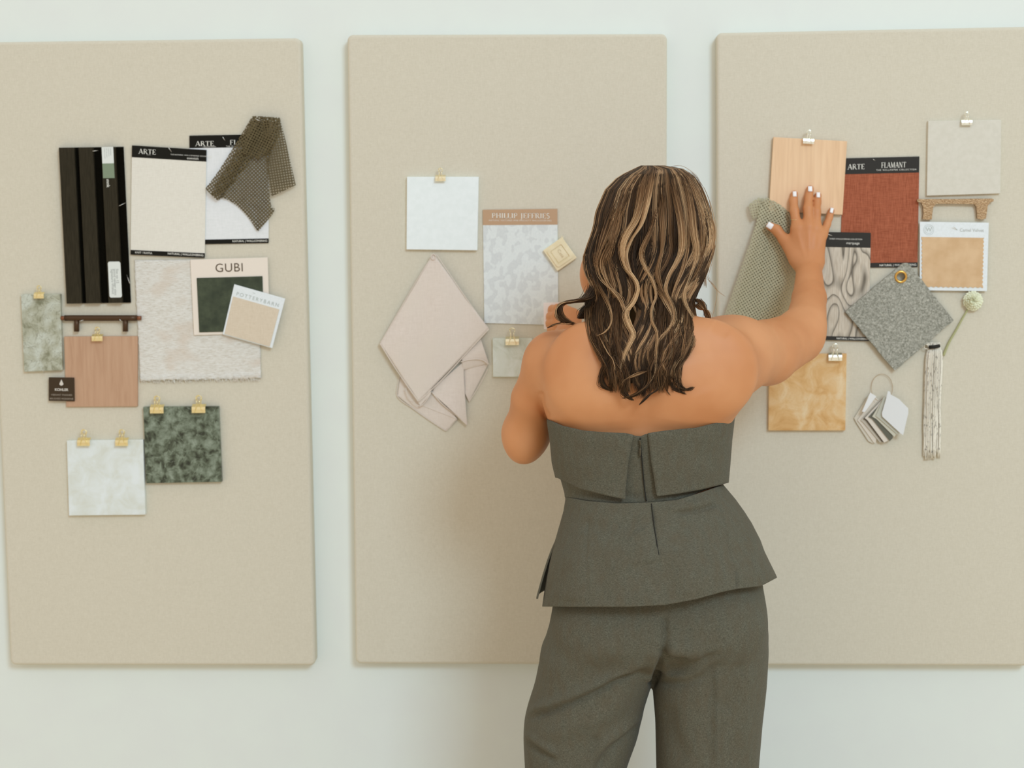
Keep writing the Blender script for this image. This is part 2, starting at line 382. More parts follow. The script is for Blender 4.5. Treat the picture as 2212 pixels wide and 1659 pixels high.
# woven rug-like textile
t = MT('slubby woven textile', A(214, 212, 202), .95, spec=.1)
n1 = t.noise(t.coord((1, 1, 6)), 130, 5, .7); n2 = t.noise(t.coord((.6, 1, 1)), 22, 2); n3 = t.noise(t.coord((2, 1, 30)), 45, 2)
c = t.ramp(n1, [(.36, A(190, 184, 168)), (.45, A(219, 217, 207)), (.56, A(230, 231, 225))])
c = t.mix(t.ramp(n2, [(.52, (0, 0, 0, 1)), (.66, (.8, .8, .8, 1))]), c, A(212, 198, 180)); c = t.mix(.35, c, t.ramp(n3, [(.38, A(206, 200, 186)), (.55, A(232, 231, 224))]))
t.col(c); t.bump(n1, .8, .002); M_slub = t.m
nu, nv = 90, 60; V = []; UV = []
cc = [(290, 562), (556, 560), (564, 818), (303, 823)]
for j in range(nv+1):
    for i in range(nu+1):
        u, v = i/nu, j/nv; x, yy = bil(cc, u, v)
        if j == nv: yy += random.uniform(-2.2, 2.8)
        if i == 0: x += random.uniform(-1.2, 1.0)
        if i == nu: x += random.uniform(-.6, .6)
        V.append(W3(x, yy, BF-.0030-.0012*math.sin(v*4+u*3)**2 - (.003 if j > nv-3 else 0)*random.random()))
Fc = [(j*(nu+1)+i, (j+1)*(nu+1)+i, (j+1)*(nu+1)+i+1, j*(nu+1)+i+1) for j in range(nv) for i in range(nu)]
r = thing('woven_textile_sample', W3(428, 690, BF), 'off-white slubby woven textile with a frayed lower edge, behind the green velvet card', 'fabric sample')
o = mesh_py('cloth', V, Fc, r, M_slub, True); sm = o.modifiers.new('s', 'SOLIDIFY'); sm.thickness = .0022; sm.offset = -1
g = Geo()
for k in range(150):
    x = random.uniform(303, 563); yb = 823-(x-303)/260*5; L = random.uniform(2, 7); dx = random.uniform(-3, 3)
    g.tube([W3(x, yb-2, BF-.0035), W3(x+dx*.5, yb+L*.5, BF-.004), W3(x+dx, yb+L, BF-.0035)], .0004, 4)
g.make('frayed_fringe', r, M_slub)

# wallpaper swatches
def swatch(c4, y, label, paper, hv, fv, words, foot, gloss=False, footdx=.03):
    ctr = bil(c4, .5, .5); r = thing('wallpaper_swatch', W3(ctr[0], ctr[1], y), label, 'wallpaper swatch', 'wallpaper swatches')
    mb = M_black_gloss if gloss else M_black
    slab('paper', sub(c4, 0, hv, 1, 1-fv), y, y-.0012, paper, r)
    slab('header_band', sub(c4, 0, 0, 1, hv), y, y-.0016, mb, r)
    slab('footer_band', sub(c4, 0, 1-fv, 1, 1), y, y-.0016, mb, r)
    yt = y-.0019
    for w in words:
        if w[0] == 'serif': serif('lettering', w[1], c4, yt, M_text, r, w[2], w[3], w[4], w[5])
        else: sans('small_print', w[1], c4, yt, M_text, r, w[2], w[3], w[4], spacing=w[5] if len(w) > 5 else 1.0)
    if foot:
        sans('small_print', foot[0], c4, yt, M_text, r, fv*.42, .06, 1-fv*.5); sans('small_print', foot[1], c4, yt, M_text, r, fv*.42, .985, 1-fv*.5, align='RIGHT', bold=.008)
    return r
P_ivory = weave('ivory wallpaper', (212, 209, 197), (223, 221, 210), 700, amp=.6)
P_white = weave('white wallpaper', (214, 218, 218), (224, 227, 228), 600, amp=.6)
c2 = [(409, 293), (581, 290), (580, 525), (411, 528)]
r = swatch(c2, BF-.001, 'black-banded white wallpaper swatch half hidden by the dark netting', P_white, .115, .042,
       [('serif', 'ARTE', .044, .075, .315, .075), ('sans', '- WALLCOVERINGS -', .010, .16, .105), ('serif', 'FLAMANT', .045, .51, .93, .068), ('sans', 'THE WALLPAPER COLLECTION', .013, .46, .105, 1.3)], ('COL 7', 'NATURAL | WALLCOVERING'))
pin((481, 296), (488, 306), BF-.003, 'steel pin through the header of the swatch under the dark netting')
c1 = [(285, 314), (446, 324), (442, 557), (282, 550)]
r = swatch(c1, BF-.0032, 'ivory textured wallpaper swatch with black bands beside the dark slatted panel', P_ivory, .108, .043,
       [('serif', 'ARTE', .046, .09, .33, .050), ('sans', '-------', .012, .2, .078), ('sans', 'THE NATURAL WALLCOVERING COLLECTION', .011, .52, .062, 1.2), ('sans', 'essentials', .02, .74, .086)], ('KNIT / RAFFIA', 'NATURAL | WALLCOVERING'))
pin((364, 319), (372, 330), BF-.0055, 'steel pin through the header of the ivory swatch')

# net cloths
def net_mat(name, col, col2, pitch, hole, rough=.85):
    t = MT(name, A(*col), rough, spec=.2); uvn = t.n('ShaderNodeUVMap'); uvn.uv_map = 'UVMap'
    sx = t.n('ShaderNodeSeparateXYZ'); t.l(uvn.outputs[0], sx.inputs[0]); outs = []
    for ax in (0, 1):
        m = t.n('ShaderNodeMath', operation='MULTIPLY'); t.l(sx.outputs[ax], m.inputs[0]); m.inputs[1].default_value = 1/pitch
        f = t.n('ShaderNodeMath', operation='FRACT'); t.l(m.outputs[0], f.inputs[0]); q = t.n('ShaderNodeMath', operation='LESS_THAN'); t.l(f.outputs[0], q.inputs[0]); q.inputs[1].default_value = 1-hole; outs.append(q)
    mx = t.n('ShaderNodeMath', operation='MAXIMUM'); t.l(outs[0].outputs[0], mx.inputs[0]); t.l(outs[1].outputs[0], mx.inputs[1])
    t.l(mx.outputs[0], t.b.inputs['Alpha']); g = t.noise(t.coord(), 500, 2); t.col(t.ramp(g, [(.35, A(*col)), (.65, A(*col2))]))
    return t.m
def drape(pieces, n=40, m=60):
    """each piece: left polyline, right polyline (px, top to bottom), base depth, fold fn(u,v)->depth, uv rotation"""
    V, Fc, UV = [], [], []
    for L, R, y0, fn, rot in pieces:
        L = smooth_poly(L, m+1); R = smooth_poly(R, m+1); b = len(V)
        ca, sa = math.cos(rot), math.sin(rot)
        for j in range(m+1):
            for i in range(n+1):
                u, v = i/n, j/m; p = L[j]*(1-u)+R[j]*u; V.append(W3(p[0], p[1], y0-fn(u, v)))
                q = p*S(y0); UV.append((q[0]*ca-q[1]*sa, q[0]*sa+q[1]*ca))
        for j in range(m):
            for i in range(n): Fc.append((b+j*(n+1)+i, b+(j+1)*(n+1)+i, b+(j+1)*(n+1)+i+1, b+j*(n+1)+i+1))
    return V, Fc, UV
M_net_dark = net_mat('dark olive netting', (104, 93, 66), (80, 71, 49), .0050, .54)
pcs = [([(545, 251), (500, 325), (470, 372), (443, 408)], [(566, 262), (530, 335), (500, 390), (470, 434)], BF-.007, lambda u, v: .006*math.sin(u*PI)+.003, .62),
       ([(540, 262), (505, 335), (470, 390), (456, 420)], [(585, 262), (560, 320), (520, 375), (474, 432)], BF-.005, lambda u, v: .004*math.sin(u*PI*2)+.003, .3),
       ([(548, 256), (520, 330), (495, 390), (477, 427)], [(590, 300), (580, 370), (585, 440), (593, 452)], BF-.004, lambda u, v: .004*abs(math.sin(u*PI*1.6+.6))+.001, .75),
       ([(477, 426), (500, 436), (530, 462), (557, 501)], [(593, 450), (590, 461), (576, 478), (557, 501)], BF-.004, lambda u, v: .004*abs(math.sin(u*PI*1.6+.6)), .75),
       ([(560, 251), (570, 300), (576, 360), (586, 425)], [(604, 254), (616, 300), (628, 352), (639, 400)], BF-.009, lambda u, v: .005*math.sin(u*PI), .16),
       ([(548, 250), (535, 275), (528, 300), (522, 330)], [(606, 256), (604, 290), (590, 320), (560, 345)], BF-.013, lambda u, v: .004*math.sin(u*PI*3), 1.1)]
V, Fc, UV = drape(pcs, 30, 40)
r = thing('netting_sample', W3(545, 375, BF), 'dark olive open netting hung in folds at the top right of the left board', 'fabric sample')
o = mesh_py('netting', V, Fc, r, M_net_dark, True, uv=UV)
pin((553, 257), (565, 263), BF-.017, 'bright steel pin at the top of the dark olive netting')

# GUBI card with green velvet
M_cream = plain('cream card', (224, 215, 202), .6)
t = MT('green velvet', A(44, 54, 36), .7, sheen=.25); g_ = t.noise(t.coord(), 45, 4, .6); t.col(t.ramp(g_, [(.35, A(40, 50, 32)), (.7, A(66, 76, 54))])); M_velv = t.m
c4 = [(411, 561), (578, 556), (583, 720), (419, 724)]
r = thing('fabric_sample_card', W3(497, 640, BF), 'cream card with dark green velvet square and large dark letters', 'fabric card', 'fabric sample cards')
slab('card', c4, BF-.0060, BF-.0080, M_cream, r, .0004); slab('velvet_square', sub(c4, .07, .245, .925, .965), BF-.0081, BF-.0098, M_velv, r, .0006)
sans('lettering', 'GUBI', c4, BF-.0083, plain('brown print', (84, 66, 42), .6), r, .112, .5, .125, align='CENTER', spacing=1.08)
# tilted tan fabric card
c4 = [(506, 614), (616, 645), (588, 752), (481, 722)]
r = thing('fabric_sample_card', W3(548, 684, BF), 'small tilted white card with tan fabric overlapping the green velvet card', 'fabric card', 'fabric sample cards')
slab('card', c4, BF-.0112, BF-.0128, M_white_paper, r, .0003)
M_tan = weave('tan canvas', (203, 190, 168), (212, 200, 180), 900)
slab('fabric_square', sub(c4, .03, .235, .945, .985), BF-.0129, BF-.0140, M_tan, r, .0003)
sans('lettering', 'POTTERYBARN', c4, BF-.0131, plain('pale grey print', (168, 176, 170), .6), r, .07, .5, .165, align='CENTER', spacing=1.35)
sans('small_mark', '~', c4, BF-.0131, bpy.data.materials['pale grey print'], r, .06, .38, .06)

# stone tiles
def marble(name, stops, scale=30, dist=1.5, detail=6, stretch=(1, 1, 1), rough=.3, rot=(0, 0, 0), vein=None):
    t = MT(name, stops[0][1], rough); co = t.coord(stretch, rot=rot); f = t.noise(co, scale, detail, .62, dist); c = t.ramp(f, stops)
    if vein:
        v = t.noise(co, vein[0], 5, .55, 2.0); c = t.mix(t.ramp(v, [(.5-vein[2], (0, 0, 0, 1)), (.5, (vein[3],)*3+(1,)), (.5+vein[2], (0, 0, 0, 1))]), c, A(*vein[1]))
    t.col(c); return t.m
def tile(name, c4, th, mat, label, cat='tile', group='stone and wood tile samples', y=BF, bev=.0008):
    o = slab(name, c4, y, y-th, mat, None, bev); return tag(o, label, cat, group)
M_gm = marble('grey green onyx', [(.34, A(122, 124, 100)), (.46, A(166, 168, 148)), (.62, A(190, 196, 184))], 24, .3, 4, vein=(34, (104, 102, 76), .018, .7))
tile('stone_tile', [(45, 636), (130, 635), (135, 800), (52, 803)], .010, M_gm, 'narrow grey-green veined marble tile at the far left edge')
M_wood_b = MT('rosy brown wood veneer', A(186, 150, 122), .6); t = M_wood_b
f = t.noise(t.coord((14, 1, 1.1), rot=(0, .12, 0)), 8, 5, .6, .5); t.col(t.ramp(f, [(.35, A(176, 139, 110)), (.52, A(184, 148, 119)), (.68, A(188, 153, 124))])); M_wood_b = t.m
tile('wood_tile', [(138, 727), (297, 726), (297, 878), (143, 879)], .006, M_wood_b, 'rosy brown wood veneer tile below the dark bar pull')
M_dm = marble('dark green marble', [(.36, A(40, 45, 32)), (.45, A(78, 87, 69)), (.54, A(108, 119, 101)), (.68, A(138, 149, 133))], 62, .4, 9, vein=(12, (150, 164, 144), .008, .6))
tile('stone_tile', [(309, 879), (472, 878), (479, 1041), (316, 1044)], .010, M_dm, 'square dark green marble tile, lowest but one on the left board')
M_wm = marble('white marble', [(.35, A(207, 212, 203)), (.5, A(214, 221, 217)), (.65, A(220, 228, 228))], 26, .5, 6, rough=.35)
tile('stone_tile', [(144, 952), (309, 950), (314, 1112), (149, 1114)], .010, M_wm, 'square pale white marble tile, lowest on the left board')
# dark plaque
c4 = [(105, 815), (160, 816), (161, 867), (105, 866)]
r = thing('metal_finish_chip', W3(133, 841, BF), 'small dark bronze finish chip overlapping the corner of the rosy brown tile', 'sample')
slab('chip', c4, BF-.0065, BF-.0095, MT('dark bronze', A(58, 44, 26), .35, .3).m, r, .0006)
Mg = plain('silver print', (205, 200, 190), .5)
sans('lettering', 'KOHLER', c4, BF-.0098, Mg, r, .105, .5, .52, align='CENTER', bold=.03)
sans('small_print', 'VIBRANT FINISHES', c4, BF-.0098, plain('grey print', (160, 150, 135), .5), r, .07, .5, .74, align='CENTER', spacing=1.1)
sans('small_print', 'BRUSHED MODERNE', c4, BF-.0098, bpy.data.materials['grey print'], r, .07, .5, .90, align='CENTER', spacing=1.1)
outline('drop_mark', [[bil(c4, u, v) for u, v in ((.5, .08), (.55, .2), (.58, .28), (.54, .33), (.5, .345), (.44, .32), (.42, .27), (.46, .18))]], BF-.0095, BF-.0098, Mg, r)
# dark bar pull
M_bronze_d = MT('dark bronze metal', A(78, 58, 40), .4, .6).m
r = thing('bar_pull', W3(219, 700, BF), 'dark bronze bar pull below the dark slatted panel', 'cabinet handle', 'cabinet handles')
y = BF-.008
Geo().tube([W3(x, 687, y) for x in np.linspace(140, 296, 12)], .0056, 14).make('bar', r, M_bronze_d, True)
for a, b in ((132, 141), (295, 305)): Geo().tube([W3(a, 687, y), W3((a+b)/2, 687, y), W3(b, 687, y)], .0042, 12).make('end_cap', r, MT('copper end%d' % a, A(130, 84, 58), .4, .6).m, True)
for x in (165.5, 271): Geo().tube([W3(x, 690, y), W3(x, 700, y), W3(x, 716, y)], [.0045, .0052, .0052], 14).make('post', r, M_bronze_d, True)
pin((172, 694), (184, 690), BF-.012, 'steel pin under the left post of the dark bar pull'); pin((258, 690), (266, 697), BF-.012, 'steel pin under the right post of the dark bar pull')
clip(86, 634, 22, BF-.010, 'gold', 'gold binder clip on the narrow grey-green marble tile')
clip(212, 725, 24, BF-.007, 'gold', 'gold binder clip on the rosy brown wood tile')
clip(341, 878, 30, BF-.010, 'gold', 'left gold binder clip on the dark green marble tile')
clip(431, 877, 30, BF-.010, 'gold', 'right gold binder clip on the dark green marble tile')
clip(183, 949, 28, BF-.010, 'gold', 'left gold binder clip on the pale white marble tile')
clip(265, 949, 28, BF-.010, 'gold', 'right gold binder clip on the pale white marble tile')
pin((92, 800), (96, 806), BF-.011, 'steel pin under the lower edge of the narrow grey-green tile')

# ================================================================== MIDDLE BOARD
tile('ceramic_tile', [(879, 382), (1034, 382), (1031, 541), (878, 539)], .009, mottled('matt white ceramic', (223, 232, 231), (227, 236, 235), 90, .5, bump=.04), 'plain bright white square tile at the top left of the middle board')
clip(952, 381, 22, BF-.009, 'pale', 'gold binder clip on the plain white tile')
c4 = [(1043, 453), (1204, 451), (1206, 702), (1046, 698)]
t = MT('mottled grey wallpaper', A(205, 212, 210), .7); co = t.coord((1, 1, .72)); f = t.noise(co, 85, 1.0, .4, .3); f2 = t.noise(co, 300, 3)
t.col(t.mix(.25, t.ramp(f, [(.45, A(203, 209, 208)), (.50, A(216, 223, 221))]), t.ramp(f2, [(.35, A(198, 206, 206)), (.65, A(222, 228, 225))]))); P_mot = t.m
r = thing('wallpaper_swatch', W3(1125, 577, BF), 'mottled pale grey wallpaper swatch with a tan header beside the white tile', 'wallpaper swatch', 'wallpaper swatches')
slab('paper', sub(c4, 0, .135, 1, 1), BF-.001, BF-.003, P_mot, r); slab('header_band', sub(c4, 0, 0, 1, .136), BF-.001, BF-.0034, plain('tan header', (181, 149, 117), .6), r)
serif('lettering', 'PHILLIP JEFFRIES', c4, BF-.0037, M_text, r, .046, .12, .895, .052)
sans('small_print', 'NATURAL TEXTURED AND SPECIALTY WALLCOVERINGS', c4, BF-.0037, M_text, r, .012, .5, .098, align='CENTER', spacing=1.28)
# cream embossed tile
c4 = [(1214, 512), (1246, 557), (1204, 586), (1173, 541)]
M_ctile = mottled('cream glazed tile', (222, 210, 174), (230, 220, 188), 60, .35, bump=.05)
r = thing('embossed_tile', W3(1209, 549, BF), 'small cream embossed tile turned on its corner over the mottled swatch', 'tile', 'stone and wood tile samples')
y0 = BF-.0045; slab('tile', c4, y0, y0-.006, M_ctile, r, .001)
outline('raised_border', [rrect(sub(c4, .1, .1, .9, .9), .12, .12), rrect(sub(c4, .2, .2, .8, .8), .1, .1)], y0-.0059, y0-.0078, M_ctile, r)
slab('raised_centre', sub(c4, .24, .24, .76, .76), y0-.0059, y0-.0072, M_ctile, r, .0006)
sans('lettering', 'Casa', c4, y0-.0076, plain('pale lettering', (196, 178, 138), .5), r, .14, .5, .45, align='CENTER'); 
Geo().tube([W3(1212, 516, y0-.006), W3(1213, 509, y0-.005), W3(1216, 511, y0-.005), W3(1216, 518, y0-.006)], .0006, 6).make('hanging_loop', r, M_ctile)
# small pale marble tile
M_pm = marble('pale green white marble', [(.35, A(190, 196, 180)), (.5, A(206, 212, 200)), (.65, A(214, 220, 212))], 24, 1.2, 5, rough=.35)
tile('stone_tile', [(1064, 731), (1150, 731), (1150, 814), (1065, 814)], .009, M_pm, 'small pale marble tile half hidden by the left shoulder')
clip(1107, 731, 29, BF-.009, 'pale', 'brass binder clip on the small pale marble tile')
# pink cloth
M_pink = weave('pale pink linen', (207, 196, 184), (219, 209, 199), 500, amp=.6, big=(9, (212, 203, 190)), bump=.5)
r = thing('linen_cloth', W3(940, 740, BF), 'pale pink linen cloth hanging from one corner on the middle board', 'fabric sample')
def quadpatch(c4, y0, fn, n=30): return ([c4[0], bil(c4, 0, .33), bil(c4, 0, .67), c4[3]], [c4[1], bil(c4, 1, .33), bil(c4, 1, .67), c4[2]], y0, fn, 0)
def cloth(c4, y0, fn, hem=None):
    V, Fc, UV = drape([quadpatch(c4, y0, fn)], 36, 36)
    o = mesh_py('cloth_fold', V, Fc, r, M_pink, True); s = o.modifiers.new('s', 'SOLIDIFY'); s.thickness = .0014
    P = [(c4[0][0], c4[0][1])]
    return o
def edge_hem(pts, y, rr=.0013): Geo().tube([W3(a, b, y+.0008) for a, b in smooth_poly(pts, 30)], rr*.65, 6).make('hem', r, M_pink, True)
cloth([(866, 800), (935, 800), (987, 906), (858, 856)], BF-.002, lambda u, v: .004*u*v)
V, Fc, UV = drape([([(858, 855), (893, 883), (928, 908), (963, 931)], [(900, 830), (935, 846), (962, 875), (988, 905)], BF-.002, lambda u, v: .004*u, 0)], 24, 24)
o = mesh_py('cloth_fold', V, Fc, r, M_pink, True); s = o.modifiers.new('s', 'SOLIDIFY'); s.thickness = .0014
edge_hem([(864, 812), (858, 855), (893, 883), (928, 908), (963, 931)], BF-.0035); edge_hem([(963, 931), (975, 919), (988, 905)], BF-.004)
cloth([(995, 750), (1038, 731), (1056, 785), (1000, 800)], BF-.006, lambda u, v: .005*math.sin(v*PI))
cloth([(998, 776), (1056, 785), (1013, 868), (1000, 840)], BF-.003, lambda u, v: .003*math.sin(u*PI))
edge_hem([(995, 782), (1015, 777), (1040, 777), (1056, 787)], BF-.0125, .0017); edge_hem([(1054, 797), (1036, 832), (1013, 868)], BF-.005)
cloth([(940, 835), (1000, 782), (1009, 918), (933, 848)], BF-.008, lambda u, v: .005*math.sin(u*PI)*v)
edge_hem([(933, 847), (955, 872), (983, 895), (1009, 918)], BF-.010, .0018); edge_hem([(1001, 796), (1003, 850), (1009, 918)], BF-.0085, .001)
cloth([(873, 828), (930, 835), (931, 850), (908, 877)], BF-.010, lambda u, v: .003*u)
edge_hem([(876, 838), (884, 858), (908, 877), (930, 851)], BF-.0125, .0015)
cloth([(936, 548), (1056, 711), (904, 868), (821, 742)], BF-.013, lambda u, v: .004*math.sin(u*PI)*math.sin(v*PI)+.0015*math.sin((u-v)*9)*math.sin(u*PI))
edge_hem([(936, 549), (900, 606), (860, 675), (821, 742)], BF-.0135, .0012); edge_hem([(942, 549), (980, 605), (1018, 660), (1056, 711)], BF-.0135, .0012)
edge_hem([(821, 742), (848, 786), (876, 828), (904, 868)], BF-.0138, .0016); edge_hem([(1056, 711), (1005, 766), (955, 820), (904, 868)], BF-.0138, .0016)
Geo().tube([W3(936+5*math.cos(a), 555+6*math.sin(a), BF-.015) for a in np.linspace(0, 2*PI, 16)], .0009, 6).make('hanging_loop', r, M_pink, True)

# ================================================================== RIGHT BOARD
t = MT('pale oak veneer', A(226, 188, 148), .6); f = t.noise(t.coord((16, 1, 1.0), rot=(0, -.1, 0)), 7, 4, .55, .6); t.col(t.ramp(f, [(.33, A(217, 182, 143)), (.5, A(224, 190, 151)), (.68, A(229, 197, 159))])); M_oak = t.m
cw = [(1671, 296), (1830, 305), (1820, 464), (1661, 456)]
tile('wood_tile', cw, .007, M_oak, 'pale oak veneer tile under the fingertips of the raised hand', y=BF-.003)
clip(1746, 300, 23, BF-.010, 'silver', 'silvery binder clip on the pale oak tile', rot=.06)
t = MT('rust grasscloth', A(158, 82, 54), .85, spec=.2); f1 = t.noise(t.coord((1, 1, .05)), 1300, 2); f2 = t.noise(t.coord((.06, 1, 1)), 1100, 2)
c = t.mix(.5, t.ramp(f1, [(.36, A(132, 70, 48)), (.64, A(178, 106, 78))]), t.ramp(f2, [(.36, A(138, 74, 51)), (.64, A(170, 100, 72))])); t.col(c); t.bump(f1, .4, .0008); P_rust = t.m
swatch([(1823, 342), (1986, 338), (1982, 577), (1814, 579)], BF-.001, 'rust-red grasscloth wallpaper swatch with black bands', P_rust, .145, .043,
       [('serif', 'ARTE', .048, .055, .285, .078), ('serif', 'FLAMANT', .050, .50, .83, .070), ('sans', 'THE WALLPAPER COLLECTION', .014, .435, .115, 1.35)], ('COL 9', 'NATURAL | WALLCOVERING'), gloss=True)
pin((1886, 344), (1892, 348), BF-.003, 'steel pin in the header of the rust swatch')
tile('ceramic_tile', [(2005, 261), (2163, 259), (2161, 418), (2002, 423)], .007, mottled('putty grey tile', (204, 201, 187), (209, 206, 193), 120, .7, bump=.04), 'plain putty grey square tile at the top of the right board')
clip(2087, 260, 22, BF-.007, 'silver', 'silvery binder clip on the putty grey tile')
# cast bronze pull
t = MT('cast brushed bronze', A(150, 116, 80), .38, .85); f = t.noise(t.coord((1, 1, 1)), 420, 3); t.bump(f, .5, .0012); t.col(t.ramp(f, [(.35, A(146, 118, 86)), (.65, A(182, 152, 116))])); M_cast = t.m
r = thing('cast_pull', W3(2064, 450, BF), 'light bronze cast pull with flared feet, above the camel velvet card', 'cabinet handle', 'cabinet handles')
bar = [(1981, 432), (1984, 430), (2020, 430), (2064, 430), (2110, 429), (2143, 429), (2147, 431), (2146, 435), (2136, 438), (2120, 441), (2100, 441), (2064, 440), (2030, 440), (2005, 442), (1990, 438), (1982, 436)]
o = outline('grip', [bar], BF-.002, BF-.010, M_cast, r); bb = o.modifiers.new('b', 'BEVEL'); bb.width = .001; bb.segments = 2
for L in ([(1990, 437), (1994, 446), (1995, 462), (1993, 473), (2002, 475), (2013, 474), (2014, 462), (2016, 448), (2022, 440), (2005, 438)], [(2104, 440), (2109, 446), (2111, 462), (2111, 472), (2121, 474), (2130, 472), (2132, 458), (2134, 444), (2139, 437), (2120, 437)]):
    o = outline('foot', [L], BF, BF-.009, M_cast, r); bb = o.modifiers.new('b', 'BEVEL'); bb.width = .001; bb.segments = 2
# camel velvet card
c4 = [(1987, 479), (2136, 481), (2132, 629), (1987, 627)]
r = thing('fabric_sample_card', W3(2061, 555, BF), 'white card with camel velvet and pinked edges below the light bronze pull', 'fabric card', 'fabric sample cards')
slab('card', c4, BF-.0065, BF-.0085, M_white_paper, r, .0003)
q = sub(c4, .025, .222, .94, .955); lp = []; n = 25
for k in range(n): lp.append(bil(q, 1-(0 if k % 2 else .0), 0) if False else bil(q, k/n, 0.0))
for k in range(n*1): lp.append(bil(q, 1.0 if k % 2 == 0 else .982, k/n))
for k in range(n): lp.append(bil(q, 1-k/n, 1.0 if k % 2 == 0 else .978))
for k in range(n): lp.append(bil(q, 0.0 if k % 2 == 0 else .018, 1-k/n))
t = MT('camel velvet', A(206, 166, 118), .8, sheen=.2); f = t.noise(t.coord(), 40, 4); t.col(t.ramp(f, [(.35, A(199, 166, 125)), (.65, A(210, 180, 141))])); M_camel = t.m
outline('velvet_square', [lp], BF-.0086, BF-.0100, M_camel, r)
sans('lettering', 'Camel Velvet', c4, BF-.0087, plain('grey print b', (170, 172, 165), .6), r, .045, .93, .115, align='RIGHT', bold=.005)
for rr in (.075, .055): Geo().tube([W3(*bil(c4, .13+rr*math.cos(a), .115+rr*math.sin(a)), BF-.0088) for a in np.linspace(0, 2*PI, 30)], .0002, 4).make('round_seal', r, bpy.data.materials['pale grey print'])
sans('small_mark', 'W', c4, BF-.0088, bpy.data.materials['pale grey print'], r, .06, .13, .115, align='CENTER')
pin((2059, 489), (2068, 497), BF-.010, 'steel pin at the top of the camel velvet card')
# zebrano wallpaper
t = MT('zebrano print', A(196, 186, 168), .5); co = t.coord((1, 1, .32)); f = t.noise(co, 15, 1.2, .4, .7)
m = t.n('ShaderNodeMath', operation='MULTIPLY'); t.l(f, m.inputs[0]); m.inputs[1].default_value = 11.0; fr = t.n('ShaderNodeMath', operation='FRACT'); t.l(m.outputs[0], fr.inputs[0])
g_ = t.noise(t.coord((8, 1, .6)), 60, 3); base = t.ramp(g_, [(.3, A(178, 166, 146)), (.7, A(208, 200, 184))])
t.col(t.mix(t.ramp(fr.outputs[0], [(.0, (.95, .95, .95, 1)), (.10, (.45, .45, .45, 1)), (.34, (0, 0, 0, 1)), (.90, (0, 0, 0, 1)), (1, (.95, .95, .95, 1))]), base, A(84, 76, 62))); P_zeb = t.m
swatch([(1726, 500), (1881, 503), (1877, 737), (1722, 733)], BF-.0035, 'grey swirling wood-grain wallpaper swatch beside the raised forearm', P_zeb, .138, .037,
       [('sans', 'TIMBER WALLCOVERING COLLECTION', .012, .42, .062, 1.0), ('sans', 'marquage', .022, .66, .098)], ('', 'NATURAL | WALLCOVERING'), gloss=True)
pin((1788, 506), (1800, 510), BF-.0055, 'steel pin in the header of the swirling wood-grain swatch')
# felt
t = MT('grey wool felt', A(140, 142, 132), .98, spec=.05); f = t.noise(t.coord((1, 1, 1)), 260, 5, .7, .6); t.col(t.ramp(f, [(.38, A(130, 131, 119)), (.52, A(163, 163, 151)), (.64, A(190, 190, 178))])); t.bump(f, 1.0, .002); M_feltg = t.m
r = thing('felt_sample', W3(1943, 685, BF), 'thick grey wool felt square hung on its corner with a brass eyelet', 'fabric sample')
y0 = BF-.0060; hole = [(1946+9*math.cos(a), 598+9*math.sin(a)) for a in np.linspace(0, 2*PI, 25)[:-1]]
poly = []
cs = [(1950, 569), (1962, 568), (2060, 692), (1933, 801), (1826, 673)]
for k in range(5):
    a, b = np.array(cs[k]), np.array(cs[(k+1) % 5]); nn = 3 if k == 0 else 26
    for j in range(nn): p = a+(b-a)*j/nn; poly.append((p[0]+random.uniform(-.8, .8), p[1]+random.uniform(-.8, .8)))
o = outline('felt', [poly, hole], BF-.0055, BF-.0125, M_feltg, r); bb = o.modifiers.new('b', 'BEVEL'); bb.width = .0008; bb.segments = 2
M_brass = MT('brass eyelet', A(206, 164, 88), .25, 1.0).m
V, Fc = [], []; N1, N2 = 36, 10; cc = W3(1946, 598, BF-.0128); Rr = 11*S(BF)
for i in range(N1):
    for j in range(N2):
        a, b = 2*PI*i/N1, 2*PI*j/N2; rad = Rr+.0024*math.cos(b); V.append(cc+np.array([rad*math.cos(a), -.0016*math.sin(b), rad*math.sin(a)])); Fc.append((i*N2+j, ((i+1) % N1)*N2+j, ((i+1) % N1)*N2+(j+1) % N2, i*N2+(j+1) % N2))
mesh_py('eyelet', V, Fc, r, M_brass, True)
# onyx tile
M_on = marble('honey onyx', [(.32, A(196, 148, 86)), (.45, A(211, 171, 114)), (.56, A(217, 185, 136)), (.7, A(223, 201, 162))], 24, .9, 8, rough=.4, vein=(40, (190, 146, 88), .010, .35))
tile('stone_tile', [(1662, 764), (1829, 764), (1826, 930), (1660, 930)], .009, M_on, 'square honey-yellow onyx tile below the raised elbow')
clip(1803, 765, 29, BF-.009, 'silver', 'silvery binder clip on the honey-yellow onyx tile')
